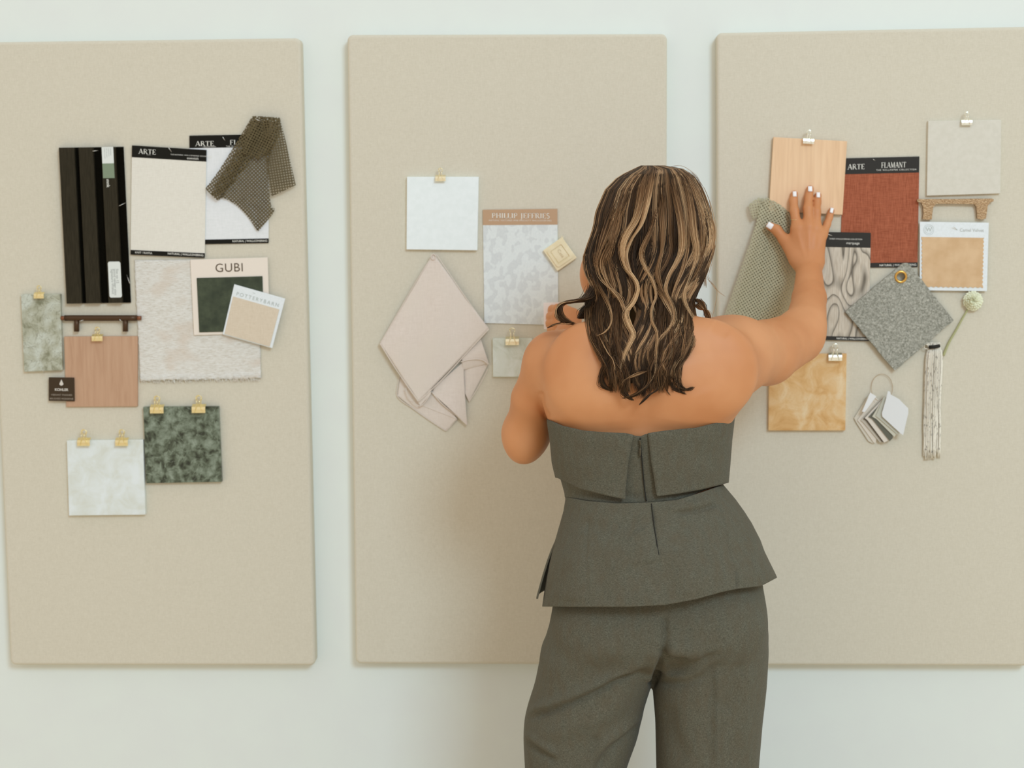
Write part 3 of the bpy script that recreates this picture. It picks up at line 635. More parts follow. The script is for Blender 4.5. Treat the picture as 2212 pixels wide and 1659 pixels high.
# green net
M_net_g = net_mat('sage netting', (180, 176, 148), (164, 160, 132), .0050, .50)
r = thing('netting_sample', W3(1640, 560, BF), 'sage green netting hanging behind the thumb of the raised hand', 'fabric sample')
fold = lambda u, v: .011*abs(math.sin((u-.46)*PI*1.5))*min(1, v*2.5)+.003*math.sin(u*PI*5+.5)*v+.002
pcs = [([(1638, 428), (1634, 478), (1602, 575), (1562, 690), (1552, 730)], [(1662, 428), (1700, 462), (1716, 560), (1716, 610), (1690, 740)], BF-.006, fold, .55),
       ([(1640, 426), (1630, 432), (1620, 440), (1617, 446)], [(1644, 440), (1640, 455), (1634, 470), (1626, 476)], BF-.012, lambda u, v: .004*math.sin(u*PI), .2),
       ([(1644, 430), (1655, 460), (1668, 500), (1690, 560)], [(1668, 432), (1695, 450), (1716, 480), (1726, 560)], BF-.007, lambda u, v: .004, .55),
       ([(1640, 440), (1628, 520), (1600, 620), (1580, 725)], [(1650, 440), (1672, 520), (1690, 600), (1680, 735)], BF-.003, lambda u, v: .004, .95)]
V, Fc, UV = drape(pcs, 40, 60); mesh_py('netting', V, Fc, r, M_net_g, True, uv=UV)
# flower
M_pet = MT('pale green petals', A(228, 229, 200), .6).m; M_stem = plain('green stem', (166, 168, 122), .6)
r = thing('lisianthus_stem', W3(2080, 700, BF), 'single pale green ruffled flower on a thin stem, below the camel velvet card', 'flower')
Geo().tube([W3(a, b, BF-.004) for a, b in smooth_poly([(2093, 664), (2078, 690), (2066, 712), (2050, 740), (2038, 768)], 24)], np.linspace(.0016, .0024, 24), 8).make('stem', r, M_stem, True)
g = Geo()
Geo().add(*tube_geo([W3(2104, 655, BF-.001), W3(2102, 652, BF-.007), W3(2100, 650, BF-.011)], [.002, .006, .009], 12)).make('calyx', r, M_stem, True)
for ring_, (nn, rad, tilt) in enumerate(((9, 22, .15), (8, 17, .5), (6, 12, .9), (5, 6, 1.3))):
    for k in range(nn):
        a0 = 2*PI*(k+ring_*.37)/nn; Vp, Fp = [], []; nu_, nv_ = 9, 7
        for i in range(nu_):
            for j in range(nv_):
                u = (i/(nu_-1)-.5)*2; v = j/(nv_-1); wv = .9*math.sqrt(max(v, .02))*(1-.15*v); ang = a0+u*wv*.62
                rr_ = rad*v*(1-.10*u*u)+1.2*math.sin(u*9+k)*v; yy = BF-.008-ring_*.003-.006*v*tilt-.0016*math.sin(u*8+k*2)*v
                Vp.append(W3(2102+rr_*math.cos(ang), 650+rr_*math.sin(ang), yy))
        for i in range(nu_-1):
            for j in range(nv_-1): Fp.append((i*nv_+j, (i+1)*nv_+j, (i+1)*nv_+j+1, i*nv_+j+1))
        o = mesh_py('petal', Vp, Fp, r, M_pet, True); s = o.modifiers.new('s', 'SOLIDIFY'); s.thickness = .0004
# tassel
t = MT('flecked cotton cord', A(214, 206, 186), .9); f = t.noise(t.coord((2.5, 2.5, .45)), 260, 2); t.col(t.ramp(f, [(.30, A(60, 54, 44)), (.35, A(120, 110, 94)), (.385, A(224, 220, 206)), (.7, A(232, 228, 214))])); M_cord = t.m
r = thing('cord_tassel', W3(2014, 865, BF), 'long white tassel of black-flecked cords with a dark binding', 'tassel')
g = Geo()
for k in range(110):
    u = rng.uniform(-1, 1); d = rng.uniform(0, 1)*math.sqrt(max(0, 1-u*u)); xt = 2019+u*12; xm = 2017+u*19; xb = 2012+u*17+rng.uniform(-3, 3); end = 975+rng.uniform(0, 18)
    pts = [(xt, 750, .3), (2018+u*17, 762, .8), (xm, 790, 1), (2014+u*18, 860, 1), (2013+u*18+rng.uniform(-1.5, 1.5), 930, .8), (xb, end, .5)]
    g.tube(smooth_poly([W3(a, b, BF-.003-.012*d*w) for a, b, w in pts], 16), .00085, 5)
g.make('cords', r, M_cord, True)
Geo().tube([W3(2007, 750, BF-.010), W3(2018, 749.5, BF-.014), W3(2029, 747, BF-.010)], .0034, 10).make('binding', r, M_dark, True)
g = Geo()
for k in range(14): g.tube(smooth_poly([W3(2006+k*1.8, 750, BF-.009), W3(2002+k*2, 742+rng.uniform(-2, 2), BF-.010), W3(2001+k*2.4, 741+rng.uniform(-2, 3), BF-.006)], 8), .0008, 5)
g.tube(smooth_poly([W3(2006, 746, BF-.01), W3(1998, 744, BF-.01), W3(1997, 752, BF-.01), W3(2004, 754, BF-.01)], 12), .0008, 5)
g.make('cord_tops', r, M_cord, True)
# colour chips on a loop
r = thing('colour_chip_ring', W3(1900, 880, BF), 'fan of small white, beige and grey colour chips on a thin wire loop', 'colour samples')
ex, ey = 1905, 868
Geo().tube(smooth_poly([W3(1905+23*math.cos(a), 838+30*math.sin(a), BF-.004-.012*max(0, math.sin(a))) for a in np.linspace(PI*.62, PI*2.42, 26)], 60), .00045, 6).make('wire_loop', r, MT('copper wire', A(170, 140, 100), .4, .5).m, True)
chips = [((1845, 903), (1880, 848), (1900, 872), (1886, 958), (1876, 953), (1850, 913), (203, 197, 180)),
         ((1852, 908), (1890, 856), (1903, 868), (1892, 956), (1888, 957), (1858, 915), (210, 202, 187)),
         ((1859, 908), (1903, 860), (1912, 862), (1905, 955), (1901, 956), (1864, 912), (186, 178, 162)),
         ((1865, 905), (1905, 862), (1913, 862), (1911, 955), (1906, 955), (1870, 908), (82, 74, 60)),
         ((1868, 903), (1908, 860), (1916, 862), (1918, 952), (1910, 956), (1874, 908), (214, 206, 192)),
         ((1876, 901), (1908, 866), (1916, 864), (1929, 946), (1922, 953), (1884, 905), (92, 92, 78)),
         ((1884, 900), (1906, 864), (1920, 862), (1936, 938), (1932, 944), (1893, 905), (196, 194, 176)),
         ((1892, 899), (1909, 858), (1925, 858), (1944, 934), (1938, 938), (1900, 905), (184, 184, 168))]
yc = BF-.002
for k, ch in enumerate(chips):
    outline('chip', [list(ch[:6])], yc-k*.0022, yc-k*.0022-.0018, plain('chip colour %d' % k, ch[6], .5), r)
outline('chip', [[(1918, 845), (1923, 846), (1924, 852), (1942, 862), (1962, 882), (1962, 893), (1951, 940), (1945, 936), (1906, 900), (1905, 893), (1914, 862)]], yc-.020, yc-.0218, plain('chip white', (216, 219, 218), .5), r)
outline('chip', [[(1880, 848), (1893, 856), (1868, 890), (1862, 889)]], yc-.0165, yc-.0175, plain('chip white b', (222, 224, 222), .5), r)
# wire-held card in the left hand
tag(slab('white_card', [(1174, 654), (1226, 653), (1226, 712), (1175, 711)], -.075, -.0765, plain('bright white card', (236, 240, 240), .6)), 'small white card held up by the woman\'s left hand', 'card')

# ================================================================== THE WOMAN: body as one continuous surface from a signed distance field
def rows_table(rows, y, sm=.012):
    """rows: (py, xl, xr, half depth, centre depth) -> dense table over world z"""
    R = np.array(rows, float); L = W3a(R[:, 1], R[:, 0], y); Q = W3a(R[:, 2], R[:, 0], y)
    z = (L[:, 2]+Q[:, 2])/2; cx = (L[:, 0]+Q[:, 0])/2; hw = (Q[:, 0]-L[:, 0])/2
    o = np.argsort(z); z = z[o]; zz = np.arange(z[0], z[-1], .002); T = [zz]
    for a in (cx, hw, R[:, 3], R[:, 4]):
        v = np.interp(zz, z, a[o]); k = max(1, int(sm/.002)); kern = np.exp(-.5*(np.arange(-3*k, 3*k+1)/k)**2); kern /= kern.sum()
        v = np.convolve(np.pad(v, 3*k, mode='edge'), kern, 'valid'); T.append(v)
    return T
def loft(T, n=2.2):
    zz, cx, hw, hd, yc = T
    def f(P):
        z = np.clip(P[:, 2], zz[0], zz[-1]); x = (P[:, 0]-np.interp(z, zz, cx)); y = (P[:, 1]-np.interp(z, zz, yc))
        a = np.interp(z, zz, hw); b = np.interp(z, zz, hd)
        q = (np.abs(x/a)**n+np.abs(y/b)**n)**(1/n)+1e-9; r = np.sqrt(x*x+y*y)
        d = np.where(q > .05, (q-1)*r/q, -np.minimum(a, b))
        dz = np.abs(P[:, 2]-z); out = np.where(dz > 0, np.sqrt(np.maximum(d, 0)**2+dz*dz), d)
        return np.where((dz > 0) & (d < 0), dz, out)
    return f
def cone(a, b, ra, rb, flat=None):
    a = np.array(a, float); b = np.array(b, float); ab = b-a; L2 = ab@ab
    def f(P):
        d = P-a; t = np.clip(d@ab/L2, 0, 1); q = d-t[:, None]*ab
        if flat is not None:            # flat = (axis, factor): thinner along that axis
            ax, k = flat; c = q@ax; q = q+np.outer(c*(1/k-1), ax)
            rr = ra+(rb-ra)*t; return (np.sqrt((q*q).sum(1))-rr)*min(1, k+.25)
        return np.sqrt((q*q).sum(1))-(ra+(rb-ra)*t)
    return f
def ell(c, r, rotz=0.0, rotx=0.0, roty=0.0):
    c = np.array(c, float); r = np.array(r, float); Rm = np.array(Matrix.Rotation(rotz, 3, 'Z') @ Matrix.Rotation(rotx, 3, 'X') @ Matrix.Rotation(roty, 3, 'Y'))
    def f(P):
        q = ((P-c)@Rm)/r; k = np.sqrt((q*q).sum(1))+1e-9; g = np.sqrt(((q/r)**2).sum(1))+1e-9; return k*(k-1)/g
    return f
def smin(a, b, k): h = np.maximum(k-np.abs(a-b), 0)/k; return np.minimum(a, b)-h*h*k*.25
def smax(a, b, k): return -smin(-a, -b, k)
def surface(sdf, lo, hi, h, refine=2, blk=12):
    lo = np.array(lo); n = np.ceil((np.array(hi)-lo)/h/blk).astype(int)*blk; nb = n//blk
    I = np.stack(np.meshgrid(*[np.arange(k) for k in nb], indexing='ij'), -1).reshape(-1, 3)
    cen = lo+(I*blk+blk/2)*h; dc = sdf(cen); act = np.abs(dc) < blk*h*.87*1.5+.012
    D = np.empty(n+1, np.float32)
    sgn = np.where(dc < 0, -1.0, 1.0).reshape(nb)
    D[:-1, :-1, :-1] = np.repeat(np.repeat(np.repeat(sgn, blk, 0), blk, 1), blk, 2); D[-1] = 1; D[:, -1] = 1; D[:, :, -1] = 1
    o = np.stack(np.meshgrid(*[np.arange(blk+1)]*3, indexing='ij'), -1).reshape(-1, 3)
    A_ = I[act]
    for s in range(0, len(A_), 150):
        B = A_[s:s+150]; G = (B[:, None]*blk+o[None]).reshape(-1, 3); v = sdf(lo+G*h); D[G[:, 0], G[:, 1], G[:, 2]] = v
    N = D < 0
    c = [N[i:i+n[0], j:j+n[1], k:k+n[2]] for i in (0, 1) for j in (0, 1) for k in (0, 1)]
    allv = c[0].copy(); anyv = c[0].copy()
    for q in c[1:]: allv &= q; anyv |= q
    cells = np.argwhere(anyv & ~allv); idx = -np.ones(n, np.int32); idx[tuple(cells.T)] = np.arange(len(cells))
    acc = np.zeros((len(cells), 3)); cnt = np.zeros(len(cells))
    cor = [(0, 0, 0), (0, 0, 1), (0, 1, 0), (0, 1, 1), (1, 0, 0), (1, 0, 1), (1, 1, 0), (1, 1, 1)]
    for a in range(8):
        for b in range(a+1, 8):
            ca, cb = np.array(cor[a]), np.array(cor[b])
            if abs(ca-cb).sum() != 1: continue
            A1 = cells+ca; B1 = cells+cb; va = D[tuple(A1.T)].astype(float); vb = D[tuple(B1.T)].astype(float); m = (va < 0) != (vb < 0)
            t = np.where(m, va/np.where(m, va-vb, 1), 0); acc[m] += (A1+(B1-A1)*t[:, None])[m]; cnt += m
    V = lo+acc/cnt[:, None]*h; Q = []
    for ax in range(3):
        sl0 = [slice(None)]*3; sl1 = [slice(None)]*3; sl0[ax] = slice(0, -1); sl1[ax] = slice(1, None)
        ch = N[tuple(sl0)] != N[tuple(sl1)]; E = np.argwhere(ch); u, w = (ax+1) % 3, (ax+2) % 3
        E = E[(E[:, u] > 0) & (E[:, w] > 0) & (E[:, u] < n[u]) & (E[:, w] < n[w])]
        eu = np.zeros(3, int); eu[u] = 1; ew = np.zeros(3, int); ew[w] = 1
        q = np.stack([idx[tuple((E-eu-ew).T)], idx[tuple((E-ew).T)], idx[tuple(E.T)], idx[tuple((E-eu).T)]], 1)
        flip = ~N[tuple(E.T)]; q[flip] = q[flip][:, ::-1]; Q.append(q[(q >= 0).all(1)])
    Q = np.concatenate(Q)
    for _ in range(refine):
        d = sdf(V); e = h*.5; g = np.stack([sdf(V+np.eye(3)[k]*e)-sdf(V-np.eye(3)[k]*e) for k in range(3)], 1)/(2*e)
        gl = (g*g).sum(1)+1e-6; V = V-np.clip(d/gl, -h, h)[:, None]*g
        # relax a little along the surface
        A2 = np.zeros_like(V); C2 = np.zeros(len(V))
        for a in range(4):
            b = (a+1) % 4; np.add.at(A2, Q[:, a], V[Q[:, b]]); np.add.at(C2, Q[:, a], 1); np.add.at(A2, Q[:, b], V[Q[:, a]]); np.add.at(C2, Q[:, b], 1)
        V = V+.5*(A2/np.maximum(C2, 1)[:, None]-V)
    return V, Q
def normals(V, Q):
    n = np.cross(V[Q[:, 2]]-V[Q[:, 0]], V[Q[:, 3]]-V[Q[:, 1]]); N = np.zeros_like(V)
    for a in range(4): np.add.at(N, Q[:, a], n)
    return N/(np.linalg.norm(N, axis=1)[:, None]+1e-12)
def sculpt(V, N, strokes, y=None):
    """raise (+) or press in (-) along lines measured on the figure's back; only where the surface faces the camera side"""
    px, py = PX(V); disp = np.zeros(len(V)); face = np.clip(-N[:, 1]*2.2, 0, 1)
    if y is not None: face = face*(V[:, 1] < y)
    for pts, wd, amp in strokes:
        P = smooth_poly(pts, 24) if len(pts) > 2 else np.linspace(pts[0], pts[-1], 24); best = np.full(len(V), 1e9); tt = np.zeros(len(V))
        m = (px > P[:, 0].min()-4*wd) & (px < P[:, 0].max()+4*wd) & (py > P[:, 1].min()-4*wd) & (py < P[:, 1].max()+4*wd); ii = np.where(m)[0]
        if not len(ii): continue
        X = np.stack([px[ii], py[ii]], 1); bd = np.full(len(ii), 1e9); bt = np.zeros(len(ii))
        for k in range(len(P)-1):
            ab = P[k+1]-P[k]; t = np.clip(((X-P[k])@ab)/(ab@ab+1e-9), 0, 1); d = np.hypot(*(X-P[k]-t[:, None]*ab).T); u = d < bd; bd[u] = d[u]; bt[u] = (k+t[u])/(len(P)-1)
        disp[ii] += amp*np.exp(-.5*(bd/wd)**2)*np.clip(np.minimum(bt, 1-bt)*5+.15, 0, 1)
    return V+N*(disp*face)[:, None]
def big_mesh(name, V, Q, parent, mat, smooth=True, attr=None):
    org = worg(parent); me = bpy.data.meshes.new(name); k = Q.shape[1]
    me.vertices.add(len(V)); me.vertices.foreach_set('co', (V-org).astype(np.float32).ravel())
    me.loops.add(len(Q)*k); me.loops.foreach_set('vertex_index', Q.astype(np.int32).ravel())
    me.polygons.add(len(Q)); me.polygons.foreach_set('loop_start', np.arange(0, len(Q)*k, k, dtype=np.int32)); me.polygons.foreach_set('loop_total', np.full(len(Q), k, np.int32))
    me.update(calc_edges=True)
    if attr is not None:
        a = me.attributes.new('tint', 'FLOAT', 'POINT'); a.data.foreach_set('value', attr.astype(np.float32))
    me.validate(); return link(name, me, parent, mat, smooth)

woman = thing('person', (0.165, -0.46, 0.0), 'woman seen from behind in a strapless grey suit, one hand raised to the right board', 'person')
YB = -.46
def J(px, py, y): return W3(px, py, y)
# torso (skin), lofted through measured rows
T_torso = rows_table([(712, 1285, 1520, .060, -.470), (735, 1222, 1548, .074, -.472), (765, 1200, 1574, .086, -.475), (800, 1182, 1590, .096, -.478), (845, 1168, 1604, .100, -.478),
    (880, 1171, 1597, .095, -.474), (905, 1184, 1581, .090, -.470), (950, 1202, 1566, .094, -.466), (1000, 1212, 1558, .088, -.462), (1050, 1230, 1548, .082, -.460), (1090, 1236, 1548, .082, -.460), (1150, 1226, 1580, .090, -.464), (1230, 1216, 1610, .096, -.468)], -.47)
torso = loft(T_torso, 2.35)
shL, elL = J(1190, 788, -.462), J(1138, 932, -.395)
shR, elR = J(1580, 762, -.455), J(1722, 724, -.262)
wrL = J(1224, 728, -.165)
wrR, mfR = J(1747, 574, -.082), J(1748, 650, -.165)
def px2r(p, y): return p*S(y)
parts_soft = [
    (cone(J(1398, 700, -.475), J(1205, 762, -.468), px2r(44, -.47), px2r(34, -.47)), .045),
    (cone(J(1400, 704, -.475), J(1550, 754, -.465), px2r(44, -.47), px2r(30, -.47)), .030),
    (cone(J(1398, 740, -.50), J(1400, 640, -.462), .060, .056), .05),
    (ell(shL, (.046, .050, .052)), .035),
    (cone(shL, J(1152, 862, -.432), .043, .0365), .012), (cone(J(1152, 862, -.432), elL, .0365, .0355), .006),
    (ell(J(1584, 767, -.452), (.053, .056, .053)), .045),
    (cone(J(1592, 764, -.44), J(1655, 762, -.355), .054, .055), .05), (cone(J(1655, 762, -.355), J(1718, 732, -.275), .055, .046), .010),
    (ell(J(1262, 790, -.535), (.060, .028, .070), 0, 0, .2), .04), (ell(J(1540, 790, -.535), (.066, .028, .075), 0, 0, -.5), .05),
]
def arm_low(P):
    d = cone(elL, elL*.45+wrL*.55, .039, .034)(P); d = smin(d, cone(elL*.45+wrL*.55, wrL, .034, .024)(P), .02)
    d = smin(d, ell(elL+np.array([-.004, .0, -.012]), (.0325, .034, .033))(P), .02); d = smin(d, ell(elL+np.array([-.006, -.006, -.032]), (.017, .017, .017))(P), .03)
    e = cone(J(1741, 698, -.248), J(1748, 645, -.168), .0365, .0300)(P); e = smin(e, cone(J(1748, 645, -.168), J(1748, 576, -.086), .0300, .0225)(P), .008)
    e = smin(e, ell(J(1730, 724, -.266), (.040, .040, .038))(P), .02)
    return d, e
# raised hand (back of the hand to the camera): five fingers, tips on the oak tile
TY = BF-.010
def finger(pts, radii):
    Q_ = [W3(a, b, c) for a, b, c in pts]
    fs = [cone(Q_[i], Q_[i+1], radii[i], radii[i+1]) for i in range(len(Q_)-1)]
    def f(P):
        d = fs[0](P)
        for g_ in fs[1:]: d = smin(d, g_(P), .004)
        return d
    return f
fr = .0075
fingersR = [
    finger([(1716, 419, TY-.0065), (1714, 434, TY-.0095), (1716, 455, TY-.019), (1722, 492, TY-.030)], (.0066, .0074, .0084, .0095)),
    finger([(1750, 408, TY-.0065), (1747, 427, TY-.0100), (1745, 451, TY-.021), (1747, 490, TY-.033)], (.0068, .0076, .0086, .0098)),
    finger([(1767, 422, TY-.0065), (1765, 437, TY-.0095), (1763.5, 457, TY-.019), (1764, 494, TY-.031)], (.0064, .0072, .0080, .0092)),
    finger([(1796, 455, TY-.0060), (1791.5, 470, TY-.0085), (1786.5, 484, TY-.015), (1779, 506, TY-.026)], (.0058, .0063, .0070, .0080)),
    finger([(1664, 489, TY-.0150), (1678, 497, TY-.017), (1694, 518, TY-.022), (1719, 556, TY-.036)], (.0082, .0094, .0105, .0135)),
]
palmR = [cone(J(1722, 496, TY-.029), J(1731, 562, TY-.040), .0115, .0150), cone(J(1747, 494, TY-.032), J(1748, 565, TY-.042), .0125, .0165), cone(J(1772, 504, TY-.027), J(1764, 562, TY-.040), .0110, .0145),
         cone(J(1707, 528, TY-.026), J(1722, 560, TY-.037), .0105, .0140), ell(J(1742, 515, TY-.026), (.026, .012, .032))]
def handR(P):
    d = palmR[0](P)
    for g_ in palmR[1:]: d = smin(d, g_(P), .014)
    f = fingersR[0](P)
    for g_ in fingersR[1:]: f = np.minimum(f, g_(P))
    return smin(d, f, .0075)
# left hand: closed round the small white card
hy = -.105
fingersL = [
    finger([(1189, 676, -.068), (1193, 668, -.082), (1205, 667, -.100), (1224, 676, -.118)], (.0066, .0076, .0086, .0095)),
    finger([(1186, 690, -.070), (1189, 683, -.086), (1202, 681, -.104), (1224, 690, -.122)], (.0068, .0078, .0088, .0098)),
    finger([(1186, 704, -.070), (1188, 698, -.088), (1202, 696, -.106), (1226, 704, -.124)], (.0066, .0076, .0084, .0094)),
    finger([(1190, 717, -.070), (1190, 712, -.086), (1202, 710, -.104), (1224, 716, -.120)], (.0060, .0068, .0074, .0084)),
    finger([(1200, 668, -.066), (1214, 664, -.078), (1228, 674, -.098), (1240, 696, -.125)], (.0078, .0090, .0100, .0120)),
]
palmL = [cone(J(1226, 680, -.118), J(1228, 728, -.150), .013, .019), cone(J(1240, 684, -.122), J(1232, 728, -.155), .014, .019), cone(J(1222, 708, -.124), J(1224, 730, -.155), .013, .019)]
def handL(P):
    d = palmL[0](P)
    for g_ in palmL[1:]: d = smin(d, g_(P), .014)
    f = fingersL[0](P)
    for g_ in fingersL[1:]: f = np.minimum(f, g_(P))
    return smin(d, f, .006)
# head, turned a little to the left
HC = J(1388, 524, -.425); HZ = math.radians(16)
Rh = np.array(Matrix.Rotation(HZ, 3, 'Z'))
def HP(x, y, z): return HC+Rh@np.array([x, y, z])      # x right, y forward (towards the wall), z up
head_parts = [(ell(HP(0, -.022, .032), (.074, .090, .082), HZ), .0), (ell(HP(0, .022, -.022), (.063, .070, .085), HZ), .03), (ell(HP(0, .045, -.088), (.030, .030, .022), HZ), .03),
    (ell(HP(-.044, .040, -.030), (.024, .026, .030), HZ), .03), (ell(HP(.044, .040, -.030), (.024, .026, .030), HZ), .03),
    (cone(HP(0, .088, .012), HP(0, .106, -.022), .006, .010), .015), (ell(HP(-.011, .095, -.026), (.008, .009, .007), HZ), .008), (ell(HP(.011, .095, -.026), (.008, .009, .007), HZ), .008),
    (ell(HP(0, .088, -.052), (.024, .012, .007), HZ), .01), (ell(HP(0, .082, .026), (.050, .014, .010), HZ), .02),
    (ell(HP(-.075, -.008, -.010), (.007, .017, .031), HZ), .008), (ell(HP(.075, -.008, -.010), (.007, .017, .031), HZ), .008),
    (ell(J(1293, 598, -.385), (.031, .036, .042)), .040)]
eyes_cut = [ell(HP(s*.031, .094, .010), (.015, .012, .008), HZ) for s in (-1, 1)]
def body_sdf(P):
    d = torso(P)
    for f, k in parts_soft[:6]: d = smin(d, f(P), k)
    for f, k in parts_soft[6:]: d = smin(d, f(P), k)
    hd = head_parts[0][0](P)
    for f, k in head_parts[1:]: hd = smin(hd, f(P), k)
    for f in eyes_cut: hd = smax(hd, -f(P), .008)
    d = smin(d, hd, .02)
    lowL, lowR = arm_low(P)
    lowL = smin(lowL, handL(P), .012); lowR = smin(lowR, handR(P), .016)
    return smin(smin(d, lowL, .016), lowR, .02)
V, Q = surface(body_sdf, (-.19, -.68, .95), (.66, -.02, 1.74), .0026)
N = normals(V, Q)
V = sculpt(V, N, [([(1398, 720), (1396, 800), (1393, 860), (1388, 940)], 15, -.0045), ([(1330, 770), (1325, 850), (1330, 930)], 38, .0030), ([(1462, 770), (1470, 850), (1460, 930)], 38, .0030),
    ([(1345, 720), (1310, 760), (1300, 820), (1318, 868)], 18, -.0030),     ([(1167, 845), (1169, 875), (1184, 906)], 5, -.0070),
    ([(1540, 699), (1556, 708), (1575, 722)], 10, -.0020),
    ([(1480, 745), (1500, 800), (1520, 850)], 22, -.0018),
    ([(1722, 500), (1730, 530), (1740, 558)], 3, .0010), ([(1747, 498), (1748, 530), (1748, 558)], 3, .0012), ([(1764, 502), (1760, 530), (1755, 558)], 3, .0010), ([(1779, 512), (1771, 535), (1762, 558)], 3, .0008),
    ([(1713, 455), (1720, 455)], 2, -.0006), ([(1741, 451), (1750, 451)], 2, -.0006), ([(1760, 457), (1768, 457)], 2, -.0006)], None)
def relax(V, Q, spots, iters):
    w = np.zeros(len(V))
    for c, r in spots: w = np.maximum(w, np.clip(1.6*(1-np.linalg.norm(V-c, axis=1)/r), 0, 1))
    m = w > 0; q = Q[m[Q].any(1)]
    for _ in range(iters):
        A2 = np.zeros_like(V); C2 = np.zeros(len(V))
        for a in range(4):
            b = (a+1) % 4; np.add.at(A2, q[:, a], V[q[:, b]]); np.add.at(C2, q[:, a], 1); np.add.at(A2, q[:, b], V[q[:, a]]); np.add.at(C2, q[:, b], 1)
        k = C2 > 0; V = V.copy(); V[k] += (.6*w[k])[:, None]*(A2[k]/C2[k][:, None]-V[k])
    return V
V = relax(V, Q, [(J(1600, 760, -.47), .095), (J(1600, 830, -.47), .05), (J(1655, 762, -.37), .075), (J(1730, 720, -.26), .065), (J(1195, 755, -.49), .05), (J(1545, 715, -.47), .05), (J(1230, 740, -.48), .05)], 60)
big_mesh('body', V, Q, woman, M_skin)
# nails on the raised hand: short white squares
def nail(cx, cy, y, w, l, rot, pit=0.25):
    g = Geo(); Vn, Fn = [], []; c = W3(cx, cy, y); s = S(y)
    for i in range(7):
        for j in range(5):
            u = (i/6-.5)*w*s; v = (j/4-.5)*l*s; yy = -.0022*math.cos((i/6-.5)*2.4) + .0006 + pit*v
            Vn.append(c+np.array([u*math.cos(rot)-v*math.sin(rot), yy, u*math.sin(rot)+v*math.cos(rot)]))
    for i in range(6):
        for j in range(4): Fn.append((i*5+j, (i+1)*5+j, (i+1)*5+j+1, i*5+j+1))
    o = mesh_py('fingernail', Vn, Fn, woman, M_nail, True); sm_ = o.modifiers.new('s', 'SOLIDIFY'); sm_.thickness = .0008; sm_.offset = 0; o['label'] = 'short square white-varnished fingernail'
nail(1716.5, 419, TY-.0125, 7.8, 11, 0.02, .35); nail(1750, 408, TY-.0128, 8.8, 11, 0, .35); nail(1767.5, 421, TY-.0123, 7.8, 11, -.02, .35); nail(1796.5, 454.5, TY-.0110, 7, 10.5, -.25, .3); nail(1663, 487.5, TY-.0215, 12.5, 12.5, 1.0, .2)
g = Geo()
ca, cb_ = W3(1718.5, 473, TY-.0248), None
g.tube([ca+np.array([.0094*math.cos(a), .0094*math.sin(a), .0016*math.sin(a+.6)]) for a in np.linspace(0, 2*PI, 28)], .0004, 6); g.make('ring', woman, M_gold, True)
M_iris = plain('brown iris', (58, 38, 24), .2); M_eye = plain('eye white', (230, 228, 222), .25); M_lip = plain('rose lips', (170, 88, 78), .45)
for s in (-1, 1):
    g = bmesh.new(); bmesh.ops.create_uvsphere(g, u_segments=20, v_segments=14, radius=.0115); c = HP(s*.031, .074, .010)-np.array(woman.location)
    bmesh.ops.translate(g, verts=g.verts, vec=tuple(c)); me = bpy.data.meshes.new('eye'); g.to_mesh(me); g.free(); ey = link('eye', me, woman, M_eye, True)
    g = bmesh.new(); bmesh.ops.create_uvsphere(g, u_segments=16, v_segments=10, radius=.0062); c = HP(s*.031, .0805, .009)-np.array(woman.location)
    bmesh.ops.translate(g, verts=g.verts, vec=tuple(c)); me = bpy.data.meshes.new('iris'); g.to_mesh(me); g.free(); link('iris', me, ey, M_iris, True)
Geo().tube(smooth_poly([HP(-.021, .092, -.052), HP(-.010, .099, -.049), HP(0, .1005, -.050), HP(.010, .099, -.049), HP(.021, .092, -.052)], 20), [.001]*2+[.0032]*16+[.001]*2, 8).make('lips', woman, M_lip, True)

# ------------------------------------------------------------------ clothes
CR = [(885, 1178, 1594, .110, -.474), (905, 1184, 1583, .110, -.472), (950, 1194, 1575, .107, -.468), (1000, 1201, 1569, .102, -.463), (1040, 1212, 1564, .098, -.460), (1065, 1219, 1560, .096, -.459), (1085, 1221, 1566, .098, -.459)]
C_ = np.array(CR, float)
def csurf(th, pyf, grow=0.0, rows=None, side_l=None, side_r=None):
    """point on the clothing surface; th: 0 = left side, pi/2 = middle of the back, pi = right side, 3pi/2 = middle of the front. pyf(px) gives the height"""
    R = C_ if rows is None else rows; py = 1000.0 if rows is None else R[:, 0].mean(); s = -math.cos(th)
    for _ in range(4):
        xl, xr, hd, yc = [np.interp(py, R[:, 0], R[:, k]) for k in (1, 2, 3, 4)]
        px = (xl+xr)/2+s*(xr-xl)/2; py = pyf(px)
    b = max(0.0, 1-abs(s)**2.35)**(1/2.35)*(1 if math.sin(th) > 0 else -1)
    y = yc-(hd+grow)*b; P = W3(px, py, y if b > 0 else yc); P = P+np.array([grow*s, 0, 0]); P[1] = y
    return P
def cgrid(name, th0, th1, top, bot, nu, nv, mat, grow=lambda u, v: 0.0, rows=None, thick=.0016, closed=False, parent=None, extra=None):
    V, Fc = [], []
    for j in range(nv+1):
        for i in range(nu+(0 if closed else 1)):
            u, v = i/nu, j/nv; th = th0(v)+(th1(v)-th0(v))*u
            V.append(csurf(th, lambda x: top(x)*(1-v)+bot(x)*v, grow(u, v), rows))
    w = nu if closed else nu+1
    for j in range(nv):
        for i in range(nu): Fc.append((j*w+i, j*w+(i+1) % w, (j+1)*w+(i+1) % w, (j+1)*w+i))
    V = np.array(V); Q = np.array(Fc); N = normals(V, Q)
    flip = N[:, 1]@(V[:, 1]-YB) < 0
    if flip: Q = Q[:, ::-1]; N = -N
    if extra is not None: V = sculpt(V, N, extra, YB)
    o = mesh_py(name, V, Q, parent or woman, mat, True); m = o.modifiers.new('s', 'SOLIDIFY'); m.thickness = thick; m.offset = -1; return o
